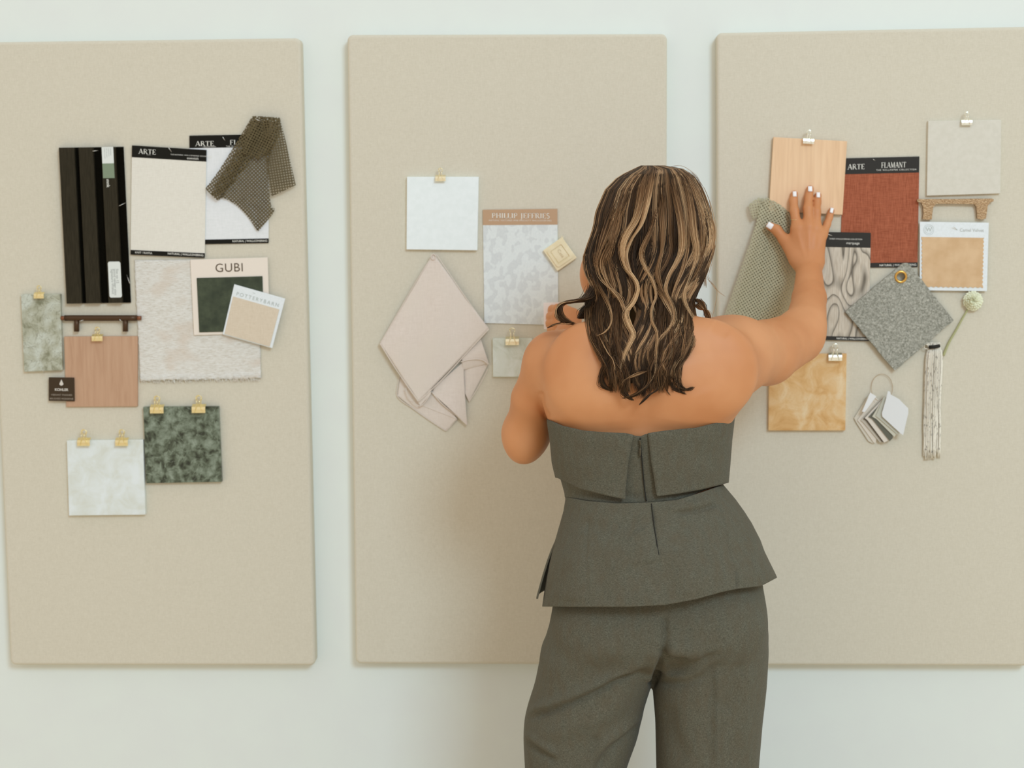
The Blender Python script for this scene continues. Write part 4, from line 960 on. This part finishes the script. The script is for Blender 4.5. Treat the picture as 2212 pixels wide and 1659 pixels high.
def curve_fn(pts):
    P = np.array(pts, float); return lambda x: float(np.interp(x, P[:, 0], P[:, 1]))
top_edge = curve_fn([(1150, 896), (1184, 907), (1216, 921), (1259, 931), (1302, 935), (1352, 937), (1382, 944), (1395, 938), (1433, 932), (1505, 925), (1549, 914), (1583, 900), (1620, 890)])
waist = curve_fn([(1150, 1068), (1222, 1074), (1270, 1082), (1331, 1087), (1407, 1085), (1462, 1080), (1520, 1062), (1562, 1046), (1620, 1040)])
th_of = lambda px, py: math.acos(max(-1, min(1, -((px-(np.interp(py, C_[:, 0], C_[:, 1])+np.interp(py, C_[:, 0], C_[:, 2]))/2)/((np.interp(py, C_[:, 0], C_[:, 2])-np.interp(py, C_[:, 0], C_[:, 1]))/2)))))
bod = cgrid('bodice', lambda v: 0, lambda v: 2*PI, top_edge, waist, 140, 60, M_suit, closed=True, extra=[([(1230, 1055), (1300, 1072), (1400, 1074)], 6, -.003), ([(1383, 950), (1387, 1000), (1392, 1050), (1397, 1083)], 2.0, -.0022), ([(1440, 1078), (1510, 1062), (1555, 1048)], 7, -.003)])
fl_bot_l = curve_fn([(1150, 1020), (1216, 1033), (1224, 1038), (1259, 1056), (1302, 1067), (1346, 1077), (1354, 1078)])
fl_bot_r = curve_fn([(1417, 1072), (1462, 1066), (1505, 1058), (1549, 1047), (1562, 1043), (1620, 1030)])
dn = lambda f, k: (lambda x: f(x)+k)
tL0, tL1 = th_of(1369, 942), th_of(1354, 1077); tR0, tR1 = th_of(1399, 942), th_of(1417, 1071)
cgrid('folded_flap', lambda v: -PI/2+.02, lambda v: tL0+(tL1-tL0)*v, dn(top_edge, -1.5), fl_bot_l, 90, 40, M_suit, grow=lambda u, v: .0022+.006*v**.6+.004*v*max(0, u-.75)*4, thick=.0018, parent=bod,
      extra=[([(1250, 950), (1300, 955), (1340, 960)], 10, .001), ([(1210, 985), (1250, 1000), (1290, 1010)], 14, .0012)])
cgrid('folded_flap', lambda v: tR0+(tR1-tR0)*v, lambda v: 1.5*PI-.02, dn(top_edge, -1.5), fl_bot_r, 90, 40, M_suit, grow=lambda u, v: .0022+.006*v**.6+.004*v*max(0, .25-u)*4, thick=.0018, parent=bod,
      extra=[([(1500, 945), (1540, 940), (1575, 925)], 8, .0012), ([(1500, 985), (1540, 985), (1575, 970)], 10, -.0012), ([(1420, 1000), (1480, 1015), (1540, 1010)], 16, .0012)])
# peplum: flares over the hips, slit at the left side
PR = np.array([(1035, 1218, 1560, .100, -.459), (1048, 1220, 1563, .101, -.459), (1080, 1221, 1590, .106, -.460), (1105, 1217, 1608, .112, -.462), (1130, 1210, 1624, .118, -.464), (1165, 1200, 1642, .126, -.468), (1190, 1192, 1651, .132, -.470), (1215, 1186, 1663, .138, -.471), (1248, 1180, 1679, .144, -.472), (1290, 1174, 1682, .150, -.473), (1325, 1169, 1684, .152, -.473)], float)
hem = curve_fn([(1160, 1309), (1171, 1310), (1227, 1311), (1360, 1311), (1438, 1307), (1505, 1294), (1563, 1278), (1593, 1272), (1644, 1266), (1680, 1247)])
pst = [([(1455, 1108), (1490, 1105), (1530, 1096), (1548, 1088)], 4, -0.0048), ([(1440, 1098), (1490, 1094), (1540, 1078)], 9, 0.0040), ([(1268, 1110), (1267, 1200), (1268, 1305)], 1.5, -0.0016),
       ([(1545, 1065), (1562, 1120), (1575, 1180), (1592, 1272)], 1.5, -0.0016), ([(1409, 1090), (1414, 1140), (1420, 1180), (1424, 1205)], 1.8, -0.0038), ([(1424, 1205), (1430, 1250), (1435, 1306)], 1.6, -0.0013),
       ([(1592, 1228), (1593, 1272)], 1.5, -0.0040), ([(1250, 1130), (1320, 1140), (1380, 1128)], 10, -0.0029), ([(1370, 1150), (1390, 1180), (1400, 1220)], 26, 0.0048), ([(1240, 1190), (1235, 1250), (1230, 1300)], 20, 0.0040), ([(1470, 1180), (1490, 1240), (1500, 1290)], 26, 0.0040), ([(1440, 1210), (1448, 1270), (1452, 1300)], 12, -0.0029), ([(1620, 1150), (1640, 1200), (1655, 1245)], 14, 0.0032), ([(1290, 1200), (1300, 1260), (1305, 1305)], 14, -0.0029)]
pep = cgrid('peplum', lambda v: -.05-.25*v*0, lambda v: 1.25*PI, waist, hem, 220, 100, M_suit, rows=PR, extra=pst, thick=.0018)
PRF = PR.copy(); PRF[:, 1] -= np.interp(PRF[:, 0], [1080, 1160, 1290], [0, 0, 17])
hemf = curve_fn([(1150, 1293), (1250, 1296), (1500, 1290), (1680, 1250)])
cgrid('peplum_front', lambda v: 1.2*PI, lambda v: 2*PI+.12, waist, hemf, 60, 40, M_suit, rows=PRF, thick=.0018, parent=pep, grow=lambda u, v: -.0012)
# zip
zp = [csurf(th_of(x, y_), lambda q, y_=y_: y_, .0016) for x, y_ in ((1383, 946), (1385, 975), (1388, 1010), (1391, 1045), (1396, 1082))]
def child(geo, name, par, mat): 
    return mesh_py(name, geo.V, geo.F, par, mat, True)
child(Geo().tube(smooth_poly(zp, 30), .0010, 6), 'zip', bod, M_dark)
q = [csurf(th_of(x, y_), lambda q_, y_=y_: y_, .0042) for x, y_ in ((1382, 950), (1383.5, 962), (1383, 972), (1382.5, 987))]
child(Geo().tube(smooth_poly(q, 16), [.0016]*5+[.0009]*4+[.0020]*5+[.0014]*2, 8), 'zip_pull', bod, MT('dark gunmetal', A(90, 86, 74), .35, .8).m)
sp_ = [csurf(math.acos(-((x-(np.interp(y_, PR[:, 0], PR[:, 1])+np.interp(y_, PR[:, 0], PR[:, 2]))/2)/((np.interp(y_, PR[:, 0], PR[:, 2])-np.interp(y_, PR[:, 0], PR[:, 1]))/2))), lambda q_, y_=y_: y_, .0004, PR) for x, y_ in ((1407, 1088), (1411, 1120), (1415, 1150), (1420, 1180), (1424, 1205))]
child(Geo().tube(smooth_poly(sp_, 24), .0008, 6), 'seam', pep, M_dark)

# trousers
T_pel = rows_table([(1120, 1226, 1600, .100, -.462), (1180, 1210, 1636, .108, -.464), (1262, 1197, 1646, .116, -.466), (1312, 1194, 1655, .120, -.468), (1365, 1183, 1657, .120, -.468), (1390, 1190, 1640, .108, -.466), (1412, 1230, 1590, .085, -.464), (1426, 1290, 1520, .060, -.462)], YB, .01)
def leg_rows(rows, zs, y):
    R = list(rows); return R
def leg_table(rows, lows):
    T = rows_table(rows, YB, .008); zz, cx, hw, hd, yc = T
    z0 = zz[0]; zl = np.arange(.02, z0, .01); k = (z0-zl)/(z0-.02)
    cxe, hwe, hde, yce = lows
    f = lambda a, e: a[0]+(e-a[0])*k
    return [np.concatenate([zl, zz]), np.concatenate([f(cx, cxe), cx]), np.concatenate([f(hw, hwe), hw]), np.concatenate([f(hd, hde), hd]), np.concatenate([f(yc, yce), yc])]
legL = leg_table([(1318, 1240, 1400, .080, -.466), (1340, 1205, 1424, .098, -.465), (1365, 1184, 1430, .106, -.462), (1400, 1168, 1434, .108, -.460), (1425, 1166, 1430, .108, -.458), (1450, 1161, 1419, .108, -.456), (1480, 1155, 1406, .106, -.454), (1530, 1139, 1391, .104, -.450), (1560, 1132, 1386, .103, -.447), (1600, 1130, 1376, .102, -.444), (1640, 1132, 1361, .102, -.442), (1680, 1134, 1348, .102, -.440)], (W3(1235, 1659, YB)[0]-.005, .090, .115, -.40))
legR = leg_table([(1318, 1470, 1610, .080, -.466), (1340, 1450, 1640, .098, -.465), (1365, 1436, 1657, .108, -.464), (1400, 1424, 1659, .108, -.462), (1440, 1412, 1657, .107, -.460), (1480, 1409, 1655, .106, -.458), (1560, 1416, 1646, .104, -.456), (1659, 1418, 1638, .102, -.455), (1690, 1419, 1636, .102, -.455)], (W3(1528, 1659, YB)[0]+.01, .090, .115, -.46))
fp, fl_, fr_ = loft(T_pel, 2.4), loft(legL, 2.3), loft(legR, 2.3)
bumL, bumR = ell(J(1318, 1362, -.535), (.078, .045, .072)), ell(J(1540, 1360, -.535), (.078, .047, .074))
def trousers(P):
    d = fp(P); d = smin(d, bumL(P), .04); d = smin(d, bumR(P), .04)
    l = smin(fl_(P), fr_(P), .006); return smin(d, l, .012)
lowz = W3(1200, 1705, YB)[2]
V, Q = surface(trousers, (-.14, -.66, .0), (.56, -.26, 1.24), .0042, refine=2)
N = normals(V, Q)
V = sculpt(V, N, [
    ([(1400, 1428), (1352, 1447), (1296, 1476), (1240, 1503), (1184, 1525), (1140, 1538)], 8, 0.0090), ([(1395, 1445), (1345, 1462), (1298, 1488), (1240, 1515), (1180, 1538), (1140, 1550)], 5, -0.0090),
    ([(1386, 1548), (1338, 1582), (1296, 1614), (1270, 1650), (1262, 1700)], 8, 0.0075), ([(1390, 1556), (1348, 1594), (1314, 1626), (1290, 1665)], 6, -0.0075),
    ([(1292, 1590), (1278, 1620), (1262, 1655)], 6, -0.0053), ([(1134, 1593), (1160, 1618), (1200, 1645)], 5, -0.0067), ([(1134, 1584), (1165, 1605), (1205, 1630)], 6, 0.0053),
    ([(1436, 1330), (1436, 1370), (1436, 1410)], 4, -0.0075), ([(1436, 1400), (1428, 1430), (1414, 1462), (1407, 1482)], 5, -0.0135), ([(1424, 1405), (1410, 1440), (1398, 1475)], 9, 0.0067),
    ([(1433, 1421), (1459, 1428), (1486, 1427)], 6, -0.0135), ([(1434, 1440), (1466, 1444), (1506, 1431), (1560, 1412)], 6, -0.0067), ([(1440, 1400), (1480, 1408), (1520, 1404)], 14, 0.0075),
    ([(1420, 1470), (1473, 1475), (1515, 1460), (1560, 1432)], 7, -0.0060), ([(1430, 1458), (1480, 1462), (1530, 1444)], 8, 0.0053), ([(1548, 1440), (1549, 1500), (1547, 1580), (1546, 1660)], 3, 0.0045), ([(1540, 1460), (1540, 1540), (1536, 1660)], 8, -0.0033),
    ([(1600, 1430), (1585, 1490), (1560, 1540)], 12, -0.0045), ([(1620, 1440), (1610, 1520), (1600, 1640)], 14, 0.0045), ([(1440, 1520), (1450, 1580), (1480, 1650)], 14, -0.0045), ([(1330, 1380), (1280, 1420), (1220, 1440), (1175, 1440)], 18, 0.0045), ([(1350, 1500), (1310, 1540), (1240, 1570), (1160, 1590)], 16, 0.0053),
    ([(1170, 1405), (1163, 1415), (1168, 1428)], 6, 0.0060)], YB+.02)
tr = big_mesh('trousers', V, Q, woman, M_suit)
M_shoe = plain('black leather', (30, 28, 26), .35)
for cx_, yo in ((legL[1][0], -.40), (legR[1][0], -.46)):
    g = Geo(); pr = []
    for k in range(13):
        t_ = k/12; yy = yo-.10+.25*t_; w = .030+.013*math.sin(t_*PI)+.008*math.sin(max(0, t_-.4)*PI); hgt = .055-.030*t_ if t_ < .99 else .012
        if k in (0, 12): w *= .5
        pr.append([(cx_+w*math.cos(a), yy, .002+hgt*max(0, math.sin(a)) if math.sin(a) > 0 else .0) for a in np.linspace(0, 2*PI, 17)[:-1]])
    Vs = [p for r_ in pr for p in r_]; Fs = [(i*16+k, i*16+(k+1) % 16, (i+1)*16+(k+1) % 16, (i+1)*16+k) for i in range(12) for k in range(16)]+[tuple(range(16))[::-1], tuple(12*16+k for k in range(16))]
    mesh_py('shoe', Vs, Fs, woman, M_shoe, True)

# ------------------------------------------------------------------ hair: dark volume plus thousands of real strands in wavy locks
HXL = np.array([(357, 1385), (363, 1372), (381, 1335), (409, 1307), (454, 1287), (485, 1280), (522, 1267), (553, 1261), (605, 1264), (632, 1270), (660, 1274), (708, 1271), (735, 1275), (759, 1284), (790, 1300), (821, 1303), (850, 1325), (880, 1352)], float)
HXR = np.array([(357, 1432), (363, 1472), (381, 1499), (412, 1518), (454, 1534), (495, 1543), (533, 1543), (564, 1534), (591, 1527), (622, 1518), (660, 1502), (708, 1503), (742, 1498), (763, 1484), (790, 1464), (821, 1455), (850, 1438), (880, 1415)], float)
HB = np.array([(357, .020, -.440), (375, .070, -.430), (400, .098, -.425), (450, .118, -.425), (520, .128, -.428), (600, .124, -.438), (640, .108, -.460), (670, .080, -.495), (700, .055, -.530), (750, .038, -.556), (800, .032, -.570), (880, .030, -.576)], float)
def hsurf(s, py, r=1.0):
    xl = np.interp(py, HXL[:, 0], HXL[:, 1]); xr = np.interp(py, HXR[:, 0], HXR[:, 1]); hd = np.interp(py, HB[:, 0], HB[:, 1]); yc = np.interp(py, HB[:, 0], HB[:, 2])
    px = (xl+xr)/2+s*r*(xr-xl)/2; ss = np.clip(np.abs(s), 0, .999)
    return px, yc-hd*r*np.sqrt(1-ss**2)
V, Q = [], []; NU, NV = 48, 70
for j in range(NV+1):
    t_ = j/NV; py = 358+(t_**1.5)*470
    for i in range(NU):
        th = 2*PI*i/NU; s = math.sin(th); r_ = .93 if py < 700 else .93-.20*(py-700)/130
        xl = np.interp(py, HXL[:, 0], HXL[:, 1]); xr = np.interp(py, HXR[:, 0], HXR[:, 1]); hd = np.interp(py, HB[:, 0], HB[:, 1]); yc = np.interp(py, HB[:, 0], HB[:, 2])
        front = .70 if py < 425 else max(.05, .70-.65*(py-425)/60)
        b = math.cos(th); V.append(W3((xl+xr)/2+s*r_*(xr-xl)/2, py, yc-hd*r_*(b if b > 0 else b*front)))
Q = [(j*NU+i, j*NU+(i+1) % NU, (j+1)*NU+(i+1) % NU, (j+1)*NU+i) for j in range(NV) for i in range(NU)]+[tuple(range(NU))[::-1], tuple(NV*NU+i for i in range(NU))]
M_hair_base = plain('dark brown hair mass', (38, 26, 13), .95, spec=.0)
hair = mesh_py('hair', V, Q, woman, M_hair_base, True)
t = MT('brown hair with blonde highlights', A(60, 44, 28), .5, spec=.22); at = t.n('ShaderNodeAttribute'); at.attribute_name = 'tint'
t.col(t.ramp(at.outputs['Fac'], [(0, A(50, 36, 21)), (.3, A(92, 66, 41)), (.6, A(160, 122, 84)), (1.0, A(232, 198, 152))])); M_hair = t.m
NP = 34; SV, SQ, ST = [], [], []; vb = 0
def strands(PXS, PYS, YS, tint, rad):
    """arrays (n strands, NP points) -> three-sided tubes"""
    global vb
    P = W3a(PXS, PYS, YS); n = P.shape[0]
    Tn = np.gradient(P, axis=1); Tn /= np.linalg.norm(Tn, axis=2)[..., None]+1e-9
    U = np.cross(Tn, np.array([0, 1.0, 0])); U /= np.linalg.norm(U, axis=2)[..., None]+1e-9; B = np.cross(Tn, U)
    R = (rad[:, None]*np.clip(np.minimum(np.minimum(1.0, (1-np.linspace(0, 1, NP))*5+.15), np.linspace(0, 1, NP)*8+.3), 0, 1)[None])[..., None]
    ring = np.stack([P+R*(math.cos(a)*U+math.sin(a)*B) for a in (PI/2, PI/2+2*PI/3, PI/2+4*PI/3)], 2)
    SV.append(ring.reshape(-1, 3)); ST.append(np.repeat(tint, 3, axis=1).ravel() if tint.ndim == 2 else np.repeat(tint, NP*3))
    i = np.arange(n)[:, None, None]*NP*3+np.arange(NP-1)[None, :, None]*3; k = np.arange(3)[None, None]; k2 = (k+1) % 3
    q = np.stack([i+k, i+k2, i+3+k2, i+3+k], -1).reshape(-1, 4)+vb; SQ.append(q); vb += n*NP*3
TT = np.linspace(0, 1, NP)
def lock(s0, r0, pend, amp, per, ph, tint, n, spread, flip=0.0, ds=0.0, pst_=357.5):
    py = pst_+(pend-pst_)*(TT**1.15); grow = np.clip((py-465)/150, 0, 1); a = amp*grow
    w = np.cos(2*PI*(py-540)/per+ph)*(1 if s0 > -.18 else -1); hw = (np.interp(py, HXR[:, 0], HXR[:, 1])-np.interp(py, HXL[:, 0], HXL[:, 1]))/2
    off = rng.normal(0, 1, (n, 2)); off /= np.maximum(1, np.linalg.norm(off, axis=1)/1.6)[:, None]; tap = (1-.45*grow-.35*np.clip((TT-.8)/.2, 0, 1))
    loc = rng.normal(0, .5, (n, 1))*np.clip((TT-.85)/.15, 0, 1)*6
    s = s0+ds*grow+(a*w)[None]/np.maximum(hw, 30)[None]+off[:, :1]*spread*tap[None]
    rr = r0+off[:, 1:]*.018*tap[None]+(.035*grow*np.cos(2*PI*(py-440)/per+ph))[None]
    th_over = np.abs(s) > 1; sgn = np.sign(s)
    px, y = hsurf(np.clip(s, -1.02, 1.02), py[None]+0*s, rr)
    px = px+flip*np.clip((TT-.84)/.16, 0, 1)[None]**2*13+loc
    tv = np.clip(tint+rng.normal(0, .10, (n, 1))+.06*np.sin(TT*9+ph)[None]-.22*np.clip((py-770)/70, 0, 1)[None], 0, 1)+0*s
    L = rng.uniform(-8, 8, (n, 1))*np.clip((TT-.7)/.3, 0, 1); strands(px, py[None]+0*s+L, y, tv, rng.uniform(.00028, .00042, n))
nl = 330
for k in range(nl):
    s0 = math.sin(rng.uniform(-1.42, 1.42)); q = rng.random()
    if q < .62: tb, layer = rng.uniform(.0, .14), rng.uniform(.90, 1.0)
    elif q < .86: tb, layer = rng.uniform(.18, .40), rng.uniform(.92, .99)
    else: tb, layer = rng.uniform(.45, .7), rng.uniform(.95, 1.0)
    if s0 > .55: tb = min(1, tb+.12)
    end = rng.uniform(800, 870)-50*abs(s0)
    if k % 9 == 0 and abs(s0) < .6: end = rng.uniform(740, 800)
    lock(s0*.97, layer, end, rng.uniform(9, 19)*(1-.5*abs(s0)), rng.uniform(142, 158), rng.normal(0, .5), tb, 34, rng.uniform(.022, .045), flip=rng.uniform(-1.0, 1.0))
# traced blonde highlights
def traced(pts, n, spread, tint, depth=1.03, rad=.0004, yoff=0.0, taper=1.0, fixed_y=None, dark=0.0):
    P0 = smooth_poly(pts, 80); off = rng.normal(0, 1, (n, 2)); ph = rng.uniform(0, 6, (n, 1)); ta = rng.uniform(0, .10, (n, 1)); tb_ = rng.uniform(.86, 1.0, (n, 1)); tq = ta+(tb_-ta)*TT[None]
    P = np.stack([np.interp(tq, np.linspace(0, 1, 80), P0[:, k]) for k in (0, 1)], -1)
    ends = 1-.55*np.clip((TT-.75)/.25, 0, 1)*taper
    sp = spread*ends*(.8+.35*np.sin(TT*7+ph*.3))
    px = P[..., 0]+off[:, :1]*sp*.55; py = P[..., 1]+off[:, 1:]*sp*.15
    xl = np.interp(py, HXL[:, 0], HXL[:, 1]); xr = np.interp(py, HXR[:, 0], HXR[:, 1])
    s = np.clip((px-(xl+xr)/2)/((xr-xl)/2), -.98, .98); _, y = hsurf(s, py, depth)
    if fixed_y is not None: y = np.interp(TT, np.linspace(0, 1, len(fixed_y)), fixed_y)[None]+0*px+off[:, 1:]*.002
    y = y-yoff+off[:, 1:]*.0025
    tv = np.clip((tint+rng.normal(0, .15, (n, 1)))*(.45+.55*np.clip(TT/.25, 0, 1))[None], 0, 1)+0*px; strands(px, py, y, tv, np.full(n, rad)*rng.uniform(.7, 1.1, n))
def c5(L): return [(1180+a/2.911, 330+b/2.911) for a, b in L]
HL = [([(640, 85), (612, 200), (590, 330), (560, 430), (505, 520), (478, 610), (500, 720), (560, 800), (576, 860), (550, 940), (500, 1010), (520, 1090), (545, 1150), (500, 1250), (470, 1330), (460, 1400)], 110, 7, .92),
      ([(675, 85), (655, 200), (630, 330), (595, 450), (540, 540), (500, 640), (520, 740), (575, 830)], 80, 6, .85),
      ([(700, 330), (660, 480), (600, 620), (622, 720), (672, 810), (690, 900), (662, 980), (665, 1060), (700, 1140), (692, 1250), (685, 1380), (650, 1450)], 60, 4, .80),
      ([(785, 150), (820, 300), (850, 450), (855, 600), (822, 690), (772, 780), (750, 870), (790, 960), (800, 1040), (770, 1110), (710, 1170), (690, 1260)], 100, 6, .82),
      ([(870, 150), (910, 320), (930, 500), (945, 640), (905, 780), (868, 880), (880, 960), (930, 1050), (935, 1120)], 100, 6, .78),
      ([(900, 120), (975, 280), (1015, 420), (1035, 520), (1010, 650), (960, 780), (890, 860), (830, 920)], 130, 10, .80),
      ([(860, 110), (940, 220), (1000, 360), (1045, 480), (1045, 580), (1015, 680), (990, 760), (1000, 850)], 110, 9, .66),
      ([(300, 620), (335, 780), (430, 880), (478, 960), (495, 1010)], 60, 5, .68), ([(410, 560), (350, 700), (390, 830), (460, 920), (490, 980)], 60, 6, .6),
      ([(310, 800), (395, 960), (412, 1060), (370, 1130), (310, 1155)], 50, 4, .7), ([(330, 1140), (385, 1250), (425, 1310), (435, 1370)], 40, 3, .8),
      ([(700, 830), (760, 950), (800, 1050), (760, 1130), (700, 1200)], 60, 5, .75), ([(870, 1080), (800, 1180), (745, 1260), (740, 1340), (790, 1410)], 60, 7, .55),
      ([(640, 1370), (560, 1400), (500, 1430), (470, 1480)], 40, 5, .65), ([(720, 250), (735, 420), (730, 600), (700, 760), (740, 900)], 50, 8, .5), ([(500, 250), (440, 420), (400, 600), (350, 760)], 60, 9, .45),
      ([(450, 300), (380, 500), (330, 640), (300, 760), (330, 900)], 60, 9, .42)]
for L, n, sp, tt in HL: traced(c5(L), n, sp, tt)
# dark ends, curls and the flick over the left shoulder
for L, n, sp, tt in [([(420, 1200), (400, 1300), (350, 1400), (360, 1470), (420, 1500)], 90, 10, .12), ([(520, 1300), (500, 1430), (490, 1510), (545, 1560)], 80, 8, .1), ([(640, 1350), (640, 1450), (560, 1520), (480, 1545)], 80, 8, .12),
      ([(700, 1400), (700, 1480), (640, 1530), (580, 1590)], 40, 4, .08), ([(850, 1250), (815, 1350), (820, 1440), (870, 1495), (922, 1472)], 150, 10, .15), ([(800, 1300), (770, 1400), (800, 1480), (880, 1520)], 90, 8, .12), ([(740, 1420), (750, 1480), (780, 1530)], 14, 2, .1)]:
    traced(c5(L), n, sp, tt, 1.04)
SY = [-.520, -.500, -.490, -.495, -.51]
traced([(1285, 615), (1268, 645), (1232, 652), (1212, 659), (1209, 678), (1219, 692), (1240, 702)], 220, 9, .25, fixed_y=[-.50, -.51, -.51, -.505, -.51, -.52, -.525], taper=.3)
traced([(1275, 640), (1245, 650), (1216, 655), (1202, 668), (1203, 685), (1212, 696)], 40, 3, .6, fixed_y=[-.50, -.51, -.515, -.51, -.515, -.52])
traced([(1240, 699), (1225, 695), (1212, 697), (1196, 702), (1182, 709)], 60, 4, .2, fixed_y=[-.53, -.525, -.52, -.515, -.51]); traced([(1238, 698), (1222, 700), (1208, 700), (1192, 704)], 16, 2, .6, fixed_y=[-.53, -.53, -.525, -.52])
for k in range(5): traced([(1290, 625+k*7), (1275, 650+k*6), (1262, 668+k*4), (1252, 688)], 80, 9, .02, fixed_y=[-.50, -.50, -.50, -.50])
traced([(1506, 645), (1518, 660), (1527, 680), (1530, 694)], 90, 7, .4, fixed_y=[-.50, -.49, -.48, -.475]); traced([(1500, 655), (1515, 668), (1528, 672), (1534, 692)], 40, 5, .65, fixed_y=[-.50, -.49, -.48, -.475])
traced([(1524, 590), (1535, 610), (1552, 630), (1572, 644)], 5, 3, .7, rad=.0002, fixed_y=[-.50, -.49, -.49, -.49]); traced([(1526, 600), (1548, 625), (1545, 660), (1536, 694)], 4, 2, .7, rad=.0002, fixed_y=[-.50, -.49, -.49, -.49])
traced([(1440, 362), (1470, 358), (1495, 372), (1515, 395)], 4, 2, .6, rad=.0002, fixed_y=[-.44, -.44, -.44, -.44]); 
traced([(1276, 640), (1270, 690), (1274, 730), (1292, 765), (1312, 800)], 70, 6, .35, 1.02); traced([(1280, 600), (1272, 680), (1284, 740), (1306, 780), (1320, 820), (1316, 846)], 70, 7, .3, 1.02)
for _k in range(16):
    x0 = 1278+rng.uniform(0, 60); traced([(x0, 640), (x0+rng.uniform(-10, 8), 700), (x0+rng.uniform(-4, 14), 760), (x0+rng.uniform(8, 26), 810), (x0+rng.uniform(6, 34), 850)], 40, 6, rng.uniform(.05, .45), 1.0)
    x1 = 1495-rng.uniform(0, 70); traced([(x1, 640), (x1+rng.uniform(-8, 8), 700), (x1+rng.uniform(-12, 4), 760), (x1-rng.uniform(10, 28), 805), (x1-rng.uniform(4, 34), 850)], 40, 6, rng.uniform(.05, .4), 1.0)
V = np.concatenate(SV); Q = np.concatenate(SQ)
st_ = big_mesh('hair_strands', V, Q, woman, M_hair, True, np.concatenate(ST)); st_.parent = hair
